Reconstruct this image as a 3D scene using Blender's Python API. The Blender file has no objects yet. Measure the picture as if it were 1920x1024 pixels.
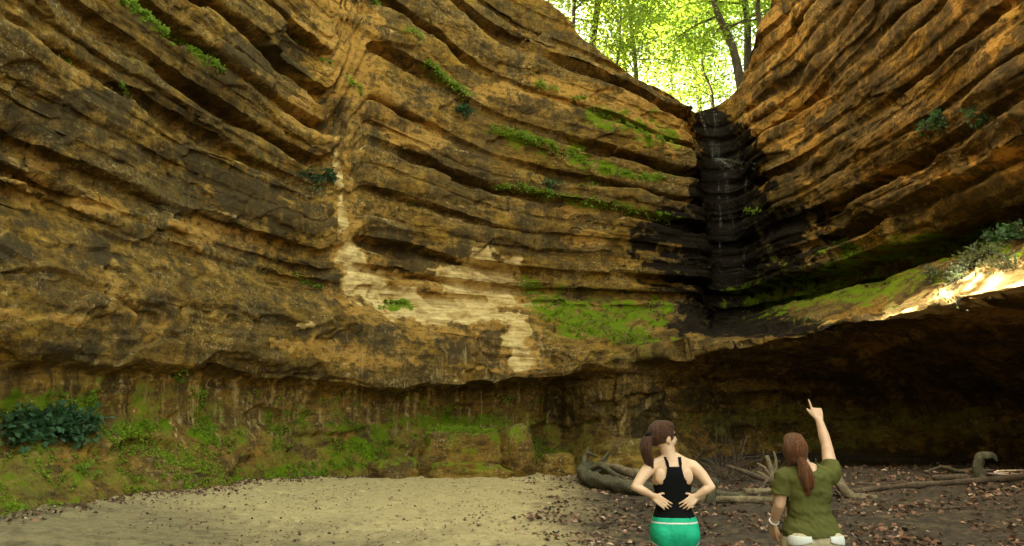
import bpy, bmesh, math, random
import numpy as np
from mathutils import Vector, Matrix, Quaternion

rng = np.random.default_rng(7)
random.seed(7)
scene = bpy.context.scene
col = scene.collection

# ------------------------------------------------------------------ camera
CAM_H, FPX, CX, CY = 1.72, 1371.0, 960.0, 512.0
PITCH = math.atan((775.0 - 512.0) / FPX)
cam_data = bpy.data.cameras.new('camera')
cam_data.sensor_width = 36.0
cam_data.lens = 36.0 * FPX / 1920.0
cam_data.clip_start = 0.05
cam_data.clip_end = 2000.0
cam = bpy.data.objects.new('camera', cam_data)
cam.location = (0, 0, CAM_H)
cam.rotation_euler = (math.pi / 2 + PITCH, 0, 0)
col.objects.link(cam)
scene.camera = cam

# ------------------------------------------------------------------ sky, sun, exposure
SUN_DIR = Vector((-0.80, 0.10, 0.78)).normalized()      # towards the sun: over the left rim
SUN_EL = math.asin(SUN_DIR.z)
SUN_AZ = math.atan2(SUN_DIR.x, SUN_DIR.y)
world = bpy.data.worlds.new('World')
scene.world = world
world.use_nodes = True
wn, wl = world.node_tree.nodes, world.node_tree.links
wn.clear()
sky = wn.new('ShaderNodeTexSky')
sky.sky_type = 'NISHITA'
sky.sun_disc = False
sky.sun_elevation = SUN_EL
sky.sun_rotation = SUN_AZ
sky.air_density = 1.0
sky.dust_density = 3.0
sky.ozone_density = 0.6
tint = wn.new('ShaderNodeMix')
tint.data_type = 'RGBA'
tint.blend_type = 'MULTIPLY'
tint.inputs[0].default_value = 1.0
tint.inputs[7].default_value = (1.0, 0.78, 0.43, 1)     # the picture's warm white balance
bgn = wn.new('ShaderNodeBackground')
bgn.inputs['Strength'].default_value = 0.15
wout = wn.new('ShaderNodeOutputWorld')
wl.new(sky.outputs[0], tint.inputs[6])
wl.new(tint.outputs[2], bgn.inputs['Color'])
wl.new(bgn.outputs[0], wout.inputs['Surface'])

sun_data = bpy.data.lights.new('sun', 'SUN')
sun_data.energy = 4.5
sun_data.angle = math.radians(0.55)
sun_data.color = (1.0, 0.90, 0.72)
sun = bpy.data.objects.new('sun', sun_data)
sun.rotation_euler = SUN_DIR.to_track_quat('Z', 'Y').to_euler()
sun.location = (-20, 5, 40)
col.objects.link(sun)

scene.view_settings.view_transform = 'Standard'
scene.view_settings.look = 'None'
scene.view_settings.gamma = 1.0
scene.view_settings.use_curve_mapping = False
scene.view_settings.exposure = 4.12
scene.render.engine = 'CYCLES'
scene.cycles.use_denoising = True
scene.cycles.max_bounces = 8
scene.cycles.diffuse_bounces = 3
scene.cycles.transparent_max_bounces = 8
scene.cycles.sample_clamp_indirect = 6.0

# ------------------------------------------------------------------ helpers
_perm = rng.permutation(256).astype(np.int32)
_perm = np.concatenate([_perm, _perm, _perm])
_g = rng.normal(size=(256, 3)).astype(np.float32)
_g /= np.linalg.norm(_g, axis=1, keepdims=True)

def noise3(x, y, z):
    x, y, z = np.broadcast_arrays(np.asarray(x, np.float32), np.asarray(y, np.float32), np.asarray(z, np.float32))
    xf, yf, zf = np.floor(x), np.floor(y), np.floor(z)
    xi, yi, zi = (xf.astype(np.int32) & 255), (yf.astype(np.int32) & 255), (zf.astype(np.int32) & 255)
    x, y, z = x - xf, y - yf, z - zf
    u, v, w = (t * t * t * (t * (t * 6 - 15) + 10) for t in (x, y, z))
    out = 0
    for dx in (0, 1):
        a = _perm[xi + dx]
        wx = u if dx else 1 - u
        for dy in (0, 1):
            b = _perm[a + ((yi + dy) & 255)]
            wy = v if dy else 1 - v
            for dz in (0, 1):
                h = _perm[b + ((zi + dz) & 255)]
                wz = w if dz else 1 - w
                g = _g[h]
                out = out + (wx * wy * wz) * (g[..., 0] * (x - dx) + g[..., 1] * (y - dy) + g[..., 2] * (z - dz))
    return out * 1.6

def fbm(x, y, z, octv=3, gain=0.5):
    s, a, f = 0, 1.0, 1.0
    for i in range(octv):
        s = s + a * noise3(x * f + 13.7 * i, y * f - 7.3 * i, z * f + 3.1 * i)
        a *= gain
        f *= 2.03
    return s

def sstep(a, b, x):
    t = np.clip((x - a) / (b - a), 0, 1)
    return t * t * (3 - 2 * t)

_sp, _cp = math.sin(PITCH), math.cos(PITCH)

def project(P):
    """world points -> photograph pixels (1920 x 1024) and depth"""
    X, Y, Z = P[..., 0], P[..., 1], P[..., 2] - CAM_H
    dep = Y * _cp + Z * _sp
    up = -Y * _sp + Z * _cp
    dep_s = np.where(dep > 0.1, dep, 0.1)
    return CX + FPX * X / dep_s, CY - FPX * up / dep_s, dep

def ray(px, py):
    dx, du = (px - CX) / FPX, (CY - py) / FPX
    v = np.array([dx, _cp - du * _sp, _sp + du * _cp])
    return v                                                # depth 1 along the lens axis

def tag(o, label=None, cat=None, group=None, kind=None):
    if label: o['label'] = label
    if cat: o['category'] = cat
    if group: o['group'] = group
    if kind: o['kind'] = kind
    return o

def empty(name, loc=(0, 0, 0), rz=0.0):
    o = bpy.data.objects.new(name, None)
    o.location = loc
    o.rotation_euler = (0, 0, rz)
    o.empty_display_size = 0.2
    col.objects.link(o)
    return o

def link_mesh(name, me, mat=None, parent=None):
    o = bpy.data.objects.new(name, me)
    if mat is not None:
        me.materials.append(mat)
    if parent is not None:
        o.parent = parent
    col.objects.link(o)
    return o

def np_mesh(name, verts, faces, smooth=True, attr=None, normals=None):
    """verts (n,3) and faces (m,3 or 4) -> mesh, quickly"""
    verts = np.ascontiguousarray(verts, np.float32)
    faces = np.ascontiguousarray(faces, np.int32)
    me = bpy.data.meshes.new(name)
    me.vertices.add(len(verts))
    me.vertices.foreach_set('co', verts.ravel())
    k = faces.shape[1]
    me.loops.add(faces.size)
    me.loops.foreach_set('vertex_index', faces.ravel())
    me.polygons.add(len(faces))
    me.polygons.foreach_set('loop_start', np.arange(0, faces.size, k, dtype=np.int32))
    me.update(calc_edges=True)
    me.validate()
    me.polygons.foreach_set('use_smooth', np.full(len(faces), smooth))
    if attr is not None:
        for nm, data in attr.items():
            a = me.attributes.new(nm, 'FLOAT_COLOR', 'POINT')
            a.data.foreach_set('color', np.ascontiguousarray(data, np.float32).ravel())
    if normals is not None:
        me.normals_split_custom_set_from_vertices(np.asarray(normals, np.float32))
    return me

# ------------------------------------------------------------------ material helpers
def new_mat(name):
    m = bpy.data.materials.new(name)
    m.use_nodes = True
    nt = m.node_tree
    nt.nodes.clear()
    out = nt.nodes.new('ShaderNodeOutputMaterial')
    return m, nt, out

class NB:
    def __init__(s, nt): s.nt = nt
    def node(s, t, **kw):
        n = s.nt.nodes.new(t)
        for k, v in kw.items(): setattr(n, k, v)
        return n
    def link(s, a, b): s.nt.links.new(a, b)
    def noise(s, vec, scale, detail=4, rough=0.55, dist=0.0):
        n = s.node('ShaderNodeTexNoise')
        n.inputs['Scale'].default_value = scale
        n.inputs['Detail'].default_value = detail
        n.inputs['Roughness'].default_value = rough
        n.inputs['Distortion'].default_value = dist
        s.link(vec, n.inputs['Vector'])
        return n.outputs['Fac']
    def ramp(s, fac, stops):
        r = s.node('ShaderNodeValToRGB')
        el = r.color_ramp.elements
        while len(el) < len(stops): el.new(0.5)
        for e, (p, c) in zip(el, stops):
            e.position = p
            e.color = c if len(c) == 4 else (*c, 1)
        s.link(fac, r.inputs[0])
        return r.outputs[0]
    def mix(s, fac, a, b, mode='MIX'):
        n = s.node('ShaderNodeMix', data_type='RGBA', blend_type=mode)
        for sock, v in ((n.inputs[0], fac), (n.inputs[6], a), (n.inputs[7], b)):
            if isinstance(v, (int, float)): sock.default_value = v
            elif isinstance(v, tuple): sock.default_value = v if len(v) == 4 else (*v, 1)
            else: s.link(v, sock)
        return n.outputs[2]
    def math(s, op, a, b=None, clamp=False):
        n = s.node('ShaderNodeMath', operation=op)
        n.use_clamp = clamp
        for sock, v in ((n.inputs[0], a), (n.inputs[1], b)):
            if v is None: continue
            if isinstance(v, (int, float)): sock.default_value = v
            else: s.link(v, sock)
        return n.outputs[0]
    def mapping(s, vec, scale=(1, 1, 1), loc=(0, 0, 0), rot=(0, 0, 0)):
        n = s.node('ShaderNodeMapping')
        n.inputs['Scale'].default_value = scale
        n.inputs['Location'].default_value = loc
        n.inputs['Rotation'].default_value = rot
        s.link(vec, n.inputs['Vector'])
        return n.outputs[0]
    def bump(s, height, strength, dist, normal=None):
        n = s.node('ShaderNodeBump')
        n.inputs['Strength'].default_value = strength
        n.inputs['Distance'].default_value = dist
        s.link(height, n.inputs['Height'])
        if normal is not None: s.link(normal, n.inputs['Normal'])
        return n.outputs[0]

def principled(nb, out, base, rough=0.8, normal=None, **kw):
    p = nb.node('ShaderNodeBsdfPrincipled')
    for sock, v in ((p.inputs['Base Color'], base), (p.inputs['Roughness'], rough)):
        if isinstance(v, (int, float)): sock.default_value = v
        elif isinstance(v, tuple): sock.default_value = v if len(v) == 4 else (*v, 1)
        else: nb.link(v, sock)
    if normal is not None: nb.link(normal, p.inputs['Normal'])
    for k, v in kw.items():
        p.inputs[k].default_value = v
    nb.link(p.outputs[0], out.inputs['Surface'])
    return p

# ------------------------------------------------------------------ rock material
def make_rock_mat():
    m, nt, out = new_mat('sandstone')
    nb = NB(nt)
    geo = nb.node('ShaderNodeNewGeometry')
    pos = geo.outputs['Position']
    at1 = nb.node('ShaderNodeAttribute', attribute_name='cover')
    at2 = nb.node('ShaderNodeAttribute', attribute_name='stain')
    s1 = nb.node('ShaderNodeSeparateColor'); nb.link(at1.outputs['Color'], s1.inputs[0])
    s2 = nb.node('ShaderNodeSeparateColor'); nb.link(at2.outputs['Color'], s2.inputs[0])
    pale, moss, dark = s1.outputs[0], s1.outputs[1], s1.outputs[2]
    orange, wet, green = s2.outputs[0], s2.outputs[1], s2.outputs[2]
    def ragged(mask, nz, k=1.5, sharp=4.0, full=1.0):
        v = nb.math('ADD', nb.math('MULTIPLY', mask, full), nb.math('MULTIPLY', nb.math('SUBTRACT', nz, 0.5), k))
        v = nb.math('MULTIPLY', nb.math('SUBTRACT', v, 0.42), sharp, True)
        return nb.math('MULTIPLY', v, nb.math('MULTIPLY', mask, 3.0, True))
    bed = nb.mapping(pos, (0.5, 0.5, 6.0))
    fine = nb.mapping(pos, (1.5, 1.5, 14.0))
    drip = nb.mapping(pos, (3.0, 3.0, 0.35))
    n_bed = nb.noise(bed, 1.0, 5, 0.6, 0.4)
    n_lam = nb.noise(fine, 1.0, 4, 0.6, 0.3)
    n_big = nb.noise(pos, 0.55, 4, 0.6)
    n_mid = nb.noise(pos, 2.6, 6, 0.68)
    n_spk = nb.noise(pos, 16.0, 5, 0.72)
    n_grit = nb.noise(pos, 55.0, 3, 0.7)
    n_drip = nb.noise(drip, 1.0, 4, 0.6)
    base = nb.ramp(n_mid, [(0.30, (0.034, 0.022, 0.008)), (0.44, (0.120, 0.078, 0.021)), (0.56, (0.265, 0.170, 0.040)), (0.72, (0.52, 0.350, 0.090))])
    base = nb.mix(nb.ramp(n_bed, [(0.38, (0, 0, 0)), (0.62, (1, 1, 1))]), base, nb.mix(0.55, base, (0.34, 0.215, 0.055)), 'MIX')
    base = nb.mix(nb.math('MULTIPLY', nb.ramp(n_lam, [(0.50, (0, 0, 0)), (0.60, (1, 1, 1))]), 0.35), base, (0.075, 0.045, 0.017))
    crust = nb.ramp(nb.noise(nb.mapping(pos, (1, 1, 1.7)), 0.42, 8, 0.66), [(0.44, (0, 0, 0)), (0.58, (1, 1, 1))])
    base = nb.mix(nb.math('MULTIPLY', crust, 0.62), base, nb.mix(n_spk, (0.040, 0.031, 0.015), (0.110, 0.086, 0.044)))
    # iron-orange fresh faces
    base = nb.mix(ragged(orange, n_mid, 1.2, 3.0), base, nb.mix(n_bed, (0.30, 0.175, 0.045), (0.50, 0.325, 0.100)))
    # bare pale sandstone, and a painted sun patch on the right ledge
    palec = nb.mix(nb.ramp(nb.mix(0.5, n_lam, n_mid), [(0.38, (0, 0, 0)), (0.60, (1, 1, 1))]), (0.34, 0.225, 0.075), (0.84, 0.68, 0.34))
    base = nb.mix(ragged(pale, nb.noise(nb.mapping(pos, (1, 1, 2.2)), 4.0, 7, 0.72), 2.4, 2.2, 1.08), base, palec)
    # pale and black lichen speckle
    spk = nb.ramp(nb.noise(pos, 13.0, 8, 0.82), [(0.53, (0, 0, 0)), (0.60, (1, 1, 1))])
    spk_area = nb.ramp(nb.noise(pos, 0.8, 5, 0.7), [(0.44, (0, 0, 0)), (0.58, (1, 1, 1))])
    base = nb.mix(nb.math('MULTIPLY', nb.math('MULTIPLY', spk, spk_area), 0.8), base, (0.47, 0.40, 0.22))
    blk = nb.ramp(nb.noise(nb.mapping(pos, (1, 1, 1.8)), 5.0, 9, 0.85), [(0.50, (0, 0, 0)), (0.57, (1, 1, 1))])
    base = nb.mix(nb.math('MULTIPLY', nb.math('MULTIPLY', blk, nb.math('SUBTRACT', 1.0, pale, True)), 0.72), base, (0.034, 0.027, 0.014))
    # dark algae and water stains, with shade painted onto the right wall
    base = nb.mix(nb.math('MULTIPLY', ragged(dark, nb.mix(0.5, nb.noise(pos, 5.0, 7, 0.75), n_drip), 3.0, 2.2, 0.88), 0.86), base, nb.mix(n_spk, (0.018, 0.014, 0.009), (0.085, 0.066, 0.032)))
    base = nb.mix(nb.math('MULTIPLY', ragged(wet, n_drip, 1.3, 3.0, 1.15), 0.96), base, nb.mix(n_spk, (0.003, 0.0025, 0.002), (0.012, 0.008, 0.005)))
    # light and dark water streaks down the recessed wall
    strk = at2.outputs['Alpha']
    n_st = nb.noise(nb.mapping(pos, (4.5, 4.5, 0.55)), 1.0, 5, 0.7, 0.5)
    base = nb.mix(nb.math('MULTIPLY', strk, nb.ramp(n_st, [(0.56, (0, 0, 0)), (0.66, (0.85, 0.85, 0.85))])), base, nb.mix(n_spk, (0.36, 0.26, 0.10), (0.62, 0.50, 0.25)))
    base = nb.mix(nb.math('MULTIPLY', strk, nb.ramp(n_st, [(0.32, (0.85, 0.85, 0.85)), (0.42, (0, 0, 0))])), base, (0.055, 0.040, 0.016))
    # thin green algae film
    base = nb.mix(nb.math('MULTIPLY', ragged(green, nb.mix(0.4, n_mid, n_spk), 3.0, 2.2, 0.75), 0.85), base, nb.mix(n_spk, (0.095, 0.110, 0.018), (0.270, 0.250, 0.052)))
    # moss
    base = nb.mix(ragged(moss, nb.mix(0.6, n_spk, n_mid), 4.2, 2.6, 0.70), base, nb.mix(nb.mix(0.5, n_spk, n_mid), (0.022, 0.052, 0.006), (0.180, 0.285, 0.026)))
    hs = nb.node('ShaderNodeHueSaturation'); hs.inputs['Hue'].default_value = 0.489; hs.inputs['Saturation'].default_value = 1.08
    nb.link(base, hs.inputs['Color']); base = hs.outputs[0]
    h = nb.math('ADD', nb.math('MULTIPLY', n_mid, 0.55), nb.math('MULTIPLY', n_lam, 0.35))
    h = nb.math('ADD', h, nb.math('MULTIPLY', n_spk, 0.30))
    b1 = nb.bump(h, 0.8, 0.085)
    b2 = nb.bump(nb.math('ADD', n_spk, nb.math('MULTIPLY', n_grit, 0.6)), 0.55, 0.03, b1)
    rough = nb.math('SUBTRACT', 0.92, nb.math('MULTIPLY', wet, 0.22))
    p = principled(nb, out, base, rough, b2)
    p.inputs['Specular IOR Level'].default_value = 0.12
    return m
M_ROCK = make_rock_mat()

# ------------------------------------------------------------------ canyon wall: control curves
REF = np.array([(-2, -24), (-9.8, -13.5), (-9.6, 0), (-8.9, 7), (-8.4, 11.5), (-7.3, 16), (-5.6, 19.6), (-2.6, 22.2),
                (1, 23.6), (5.0, 24.3), (6.8, 24.9), (7.55, 27.4), (8.75, 27.4), (9.3, 25.0), (10.0, 23.4), (10.5, 21),
                (10.9, 17), (10.9, 13), (11.5, 7), (12.5, 0), (12.5, -13), (5, -23)], float)  # ends curved shut behind the camera, an added bend to cut frontal light
NQ = len(REF)

def crom(C, q):
    """Catmull-Rom through control rows C (k,dim) at float parameters q"""
    i = np.clip(np.floor(q).astype(int), 0, len(C) - 2)
    t = (q - i)[:, None]
    Cp = np.vstack([2 * C[0] - C[1], C, 2 * C[-1] - C[-2]])
    p0, p1, p2, p3 = Cp[i], Cp[i + 1], Cp[i + 2], Cp[i + 3]
    return 0.5 * (2 * p1 + (p2 - p0) * t + (2 * p0 - 5 * p1 + 4 * p2 - p3) * t * t + (3 * p1 - p0 - 3 * p2 + p3) * t ** 3)

_dq = np.gradient(REF, axis=0)
_tn = _dq / np.linalg.norm(_dq, axis=1, keepdims=True)
REFN = np.stack([_tn[:, 1], -_tn[:, 0]], 1)                 # into the canyon

def row(dl, zl, pts):
    """control row: offsets d and heights z for stations 0..8 (left side), explicit x, y, z from station 9"""
    R = np.zeros((NQ, 3))
    for k in range(9):
        R[k, :2] = REF[k] + REFN[k] * dl[k]
        R[k, 2] = zl[k]
    for k, p in enumerate(pts):
        R[9 + k] = p
    return R

def shift(pts, dz, back):
    out = []
    for (x, y, z) in pts:
        v = np.array([x - 3.0, y - 12.0]); v = v / np.linalg.norm(v)
        out.append((x + v[0] * back, y + v[1] * back, z + dz))
    return out

Dp = [(4.0, 22.0, 2.55), (5.4, 22.4, 2.4), (7.0, 22.8, 2.35), (8.4, 22.9, 2.3), (9.7, 22.7, 2.3), (11, 22.1, 2.3), (12.2, 21, 2.35),
      (13.6, 17.5, 2.5), (14, 13, 2.6), (14.4, 7, 3), (14.6, 0, 3), (14.5, -13.5, 3), (5.5, -25, 3)]
Ep = [(3.7, 21.2, 3.38), (4.9, 20.6, 3.42), (5.8, 20.0, 3.46), (6.5, 19.4, 3.5), (7.2, 18.7, 3.58), (7.7, 18.0, 3.68), (8.2, 17.2, 3.78),
      (8.9, 15.2, 3.85), (9.3, 12.7, 3.95), (10, 7, 4), (11, 0, 4), (11.2, -12, 4), (4.5, -21.5, 4)]
Gp = [(4.9, 23.9, 5.3), (6.7, 24.6, 5.25), (7.55, 26.9, 5.25), (8.75, 26.9, 5.3), (9.3, 24.8, 5.35), (10.0, 23.4, 5.5), (10.7, 21.2, 5.6),
      (11.3, 17.2, 5.75), (11.4, 13.4, 5.85), (12, 7, 6), (13, 0, 6), (13, -12.8, 6), (5.2, -23.6, 6)]
Dp = [Dp[0]] + shift(Dp[1:2], 0.0, 0.4) + shift(Dp[2:], 0.0, 0.9)
Fp = shift(Ep, 0.16, 0.22)
A = row([2.9, 2.9, 2.8, 2.6, 2.35, 1.9, 1.1, 1.0, 1.0], [-0.5] * 9, [(x, y, -0.5) for x, y, z in shift(Dp, 0, 0.3)])
B = row([1.5, 1.5, 1.4, 1.2, 1.05, 0.75, 0.4, 0.4, 0.35], [0.85, 0.85, 0.85, 0.85, 0.82, 0.72, 0.7, 0.75, 0.85], [(x, y, 0.95) for x, y, z in shift(Dp, 0, 0.8)])
C = row([0.75, 0.75, 0.7, 0.6, 0.48, 0.30, 0.10, 0.05, 0.1], [1.55] * 9, [(x, y, 1.6) for x, y, z in shift(Dp, 0, 0.7)])
D = row([0.55, 0.55, 0.55, 0.45, 0.32, 0.22, 0.12, 0.2, 0.45], [2.45, 2.45, 2.45, 2.45, 2.45, 2.4, 2.35, 2.35, 2.5], Dp)
E = row([0.9, 0.9, 0.9, 0.9, 0.82, 0.78, 0.9, 1.4, 2.1], [2.75, 2.75, 2.75, 2.75, 2.75, 2.65, 2.5, 2.5, 2.85], Ep)
F = row([0.95, 0.95, 0.95, 0.95, 0.9, 0.85, 0.9, 1.25, 1.8], [3.9, 3.9, 3.9, 3.9, 3.9, 4.0, 4.15, 4.15, 3.75], Fp)
G = row([0.25, 0.25, 0.25, 0.25, 0.25, 0.2, 0.1, 0.1, 0.15], [5.2] * 9, Gp)

# height of each joint and how strongly it is cut on the left wall, the back wall and the right wall
BED = [(5.55, 0.30, 0.5, 0.5), (6.05, 0.9, 0.6, 1.0), (6.6, 0.0, 0.1, 0.02), (7.1, 0.04, 0.4, 0.75), (7.62, 0.0, 0.05, 0.02), (8.07, 1.0, 1.0, 0.95), (8.5, 0.03, 0.02, 0.02),
       (8.95, 0.85, 0.6, 0.12), (9.5, 0.03, 0.03, 0.02), (10.0, 0.9, 1.0, 0.35), (10.5, 0.03, 0.02, 0.02), (11.1, 1.0, 0.7, 0.15), (11.75, 0.03, 0.05, 0.75), (12.4, 1.0, 1.0, 0.04),
       (13.0, 0.1, 0.2, 0.95), (13.7, 0.05, 0.05, 0.03), (14.5, 0.9, 0.9, 0.5), (15.3, 0.3, 0.3, 0.2), (16.2, 0.9, 0.9, 0.8), (17.4, 1.0, 1.0, 1.0)]
BED_Z = np.array([b[0] for b in BED])
RIM_Q = [0, 6.5, 7.5, 8.13, 8.39, 8.86, 9.64, 10, 11.3, 12.4, 12.83, 13.4, 14, 17.2, 18, 19, 21]
RIM_Z = [19.5, 19.5, 18.0, 16.2, 14.9, 13.5, 12.8, 12.8, 13.8, 14.4, 15.3, 16.6, 18.0, 18.0, 13.0, 7.0, 5.0]  # right wall behind the camera kept low to let light reach the left
DIP_Q = [0, 5.3, 5.9, 6.12, 6.42, 6.6, 7.0, 7.2, 7.6, 8.3, 9.2, 9.4, 21]
DIP_A = [0, 0, -0.3, -0.4, 2.8, 2.75, 2.4, 2.0, 1.45, 0.95, 0.06, 0, 0]

def build_columns():
    qf = np.linspace(0, NQ - 1, 40001)
    P = crom(REF, qf)
    y = P[:, 1]
    sp = np.linalg.norm(np.diff(P, axis=0), axis=1)
    ym = 0.5 * (y[1:] + y[:-1])
    dens = np.interp(ym, [-30, 0, 7, 10.5, 12, 30], [0.8, 2.0, 9, 24, 30, 30])
    cum = np.concatenate([[0], np.cumsum(sp * dens)])
    n = int(cum[-1])
    return np.interp(np.linspace(0, cum[-1], n), cum, qf)

QCOL = build_columns()
NU = len(QCOL)
PREF = crom(REF, QCOL)
ROWS_LOW = [crom(R, QCOL) for R in (A, B, C, D, E, F, G)]
RIM = np.interp(QCOL, RIM_Q, RIM_Z)
ARC = np.concatenate([[0], np.cumsum(np.linalg.norm(np.diff(PREF, axis=0), axis=1))])

ROWS_LOW[4][:, 2] += (0.30 * noise3(ARC * 0.36, np.zeros(NU), np.full(NU, 6.0)) + 0.14 * noise3(ARC * 1.1, np.zeros(NU), np.full(NU, 2.0))) * np.interp(QCOL, [0, 8.2, 9.0, 21], [1, 1, 0.35, 0.35])
_inw = np.stack([3.0 - PREF[:, 0], 12.0 - PREF[:, 1]], 1); _inw /= np.linalg.norm(_inw, axis=1, keepdims=True)
for _r, _c, _a in ((0, 1.2, -0.6), (1, 0.95, -1.0), (2, 0.75, -1.1), (3, 0.45, -0.7)):   # flaring columns beside a rounded alcove
    ROWS_LOW[_r][:, :2] += _inw * (_c * np.exp(-((QCOL - 8.72) / 0.24) ** 2) + _a * np.exp(-((QCOL - 8.12) / 0.16) ** 2))[:, None]
def smooth_rows(C7, ts):
    """Catmull-Rom through the seven low rows for each column"""
    K = np.stack(C7)                                       # 7,nu,3
    Kp = np.concatenate([2 * K[:1] - K[1:2], K, 2 * K[-1:] - K[-2:-1]])
    out = []
    for t in ts:
        i = min(int(math.floor(t)), len(C7) - 2)
        f = t - i
        p0, p1, p2, p3 = Kp[i], Kp[i + 1], Kp[i + 2], Kp[i + 3]
        cr = 0.5 * (2 * p1 + (p2 - p0) * f + (2 * p0 - 5 * p1 + 4 * p2 - p3) * f * f + (3 * p1 - p0 - 3 * p2 + p3) * f ** 3)
        li = p1 * (1 - f) + p2 * f
        out.append(0.55 * cr + 0.45 * li)
    return out

low_n = [24, 22, 20, 26, 34, 42]                           # rows in each interval A-B ... F-G
ts, lay = [], []
for k, n in enumerate(low_n):
    for j in range(n):
        ts.append(k + j / n); lay.append(k)
grid = smooth_rows(ROWS_LOW, ts)
row_layer = list(lay)                                      # layer id of the face strip above each row
NLOW = len(ts)
zG = ROWS_LOW[6]
# upper beds
edges = [None] + list(BED_Z)
beds = []
und = 0.07 * np.sin(ARC * 0.21) + 0.05 * np.sin(ARC * 0.53 + 1.3)
def gauss_smooth(a, n):
    kk = np.hanning(2 * n + 1); kk /= kk.sum()
    return np.convolve(np.pad(a, n, mode='edge'), kk, 'valid')
dip = gauss_smooth(np.interp(QCOL, DIP_Q, DIP_A), 14)
zb = [zG[:, 2]] + [z + und * (0.6 + 0.4 * math.sin(k * 2.1)) + dip * max(0, z - 5.0) / 5.0 for k, z in enumerate(BED_Z)]
for k in range(1, 4):
    zb[k] = np.maximum(zb[k], zb[k - 1] + 0.15)
joint = (1 - 0.94 * np.exp(-((QCOL - 6.3) / 0.2) ** 2)) * np.interp(QCOL, [0, 9.9, 10.6, 12.4, 13.0, 21], [1, 1, 0.3, 0.3, 1, 1])      # the smooth rill where the beds are offset
SK = [0.3 * np.ones(NU)] + [np.interp(QCOL, [0, 6.1, 6.6, 9.6, 12.0, 13.5, 21], [b_[1], b_[1], b_[2], b_[2], 0.5 * (b_[2] + b_[3]), b_[3], b_[3]]) for b_ in BED]
protr, cur = [], None
for k in range(len(BED_Z)):
    lowf = noise3(ARC * 0.11, np.full(NU, k * 5.3), np.full(NU, 2.7))
    midf = noise3(ARC * 0.40, np.full(NU, k * 3.1), np.full(NU, 8.7))
    own = 0.13 * (-1) ** k + 0.30 * lowf + 0.07 * midf
    a_ = np.clip(SK[k] * 1.6, 0, 1)
    cur = own if cur is None else cur * (1 - a_) + own * a_
    rbk = np.random.default_rng(500 + k)                     # blocks between upright joints, each set a little in or out
    brk = np.cumsum(rbk.uniform(0.7, 3.6, 80)); off = rbk.uniform(-0.11, 0.11, 81)
    bi = np.searchsorted(brk, ARC)
    fr_ = sstep(0, 0.07, ARC - np.where(bi > 0, brk[np.maximum(bi - 1, 0)], -9))
    new_b = off[np.maximum(bi - 1, 0)] * (1 - fr_) + off[bi] * fr_
    cur_b = new_b if k == 0 else cur_b * (1 - np.clip(a_, 0.12, 1)) + new_b * np.clip(a_, 0.12, 1)
    small = noise3(ARC * 0.6, np.full(NU, k * 3.1), np.full(NU, 1.7))
    protr.append((cur + 0.03 * small + cur_b) * joint)
protr[0] = protr[0] - np.interp(QCOL, [0, 8, 9.3, 12, 14.5, 17, 21], [0.0, 0.0, 0.4, 0.8, 1.3, 1.1, 0.6])
protr[1] = protr[1] - np.interp(QCOL, [0, 8, 9.3, 12, 14.5, 17, 21], [0.0, 0.0, 0.3, 0.5, 0.9, 0.6, 0.3])
lean = np.interp(QCOL, [0, 4, 6, 8, 10, 14, 17, 21], [0.05, 0.05, 0.02, -0.02, -0.06, 0.06, 0.20, 0.20])
disp_rows, row_t = [], []
for k in range(len(BED_Z)):
    n = max(14, int(round((BED_Z[k] - (BED_Z[k - 1] if k else 5.3)) / (0.026 if k < 14 else 0.05))))
    crev_lo = (0.008 + 0.74 * SK[k] * (0.18 + 0.82 * sstep(-0.28, 0.18, noise3(ARC * 0.16, np.full(NU, k * 7.7), np.full(NU, 4.2))))) * joint
    crev_hi = (0.008 + 0.74 * SK[k + 1] * (0.18 + 0.82 * sstep(-0.28, 0.18, noise3(ARC * 0.16, np.full(NU, (k + 1) * 7.7), np.full(NU, 4.2))))) * joint
    plo = protr[max(k - 1, 0)]; phi = protr[min(k + 1, len(BED_Z) - 1)]
    blo = np.minimum(plo, protr[k]) - crev_lo
    bhi = np.minimum(phi, protr[k]) - crev_hi
    if k == 0:
        blo = np.zeros(NU)
    for j in range(n):
        t = j / n
        t = t - 0.11 * math.sin(2 * math.pi * t) / 1.0 if n > 10 else t
        p = protr[k] + 0.02 * math.sin(math.pi * t)
        th_ = np.maximum(zb[k + 1] - zb[k], 0.1)
        h1 = np.minimum(0.05 + 0.19 * SK[k], 0.4 * th_)
        h2 = np.minimum(0.05 + 0.02 * SK[k + 1], 0.2 * th_)
        d = p - (p - blo) * (0.88 * (1 - sstep(0.62, 1.0, t * th_ / h1)) + 0.12 * np.exp(-(t * th_ / (2.2 * h1)) ** 1.5)) - (p - bhi) * np.exp(-((1 - t) * th_ / h2) ** 1.3)
        z = zb[k] * (1 - t) + zb[k + 1] * t
        # blend plan from the shelf back to the reference curve over the first beds
        w = np.clip((z - zG[:, 2]) / 1.6, 0, 1)
        w = w * w * (3 - 2 * w)
        pl = zG[:, :2] * (1 - w)[:, None] + PREF * w[:, None]
        g = np.empty((NU, 3)); g[:, :2] = pl; g[:, 2] = z
        grid.append(g)
        row_t.append((t, SK[k + 1]))
        disp_rows.append(d + lean * (z - 6))
        row_layer.append(6 + k)
top_g = np.empty((NU, 3)); top_g[:, :2] = PREF; top_g[:, 2] = zb[-1]
grid.append(top_g); disp_rows.append(bhi + lean * (zb[-1] - 6)); row_layer.append(99)
V = np.stack(grid)                                         # rows, cols, 3
NR = len(V)

def grid_normals(V):
    du = np.gradient(V, axis=1)
    dv = np.gradient(V, axis=0)
    n = np.cross(du, dv)
    n /= np.linalg.norm(n, axis=2, keepdims=True) + 1e-9
    return n
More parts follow.
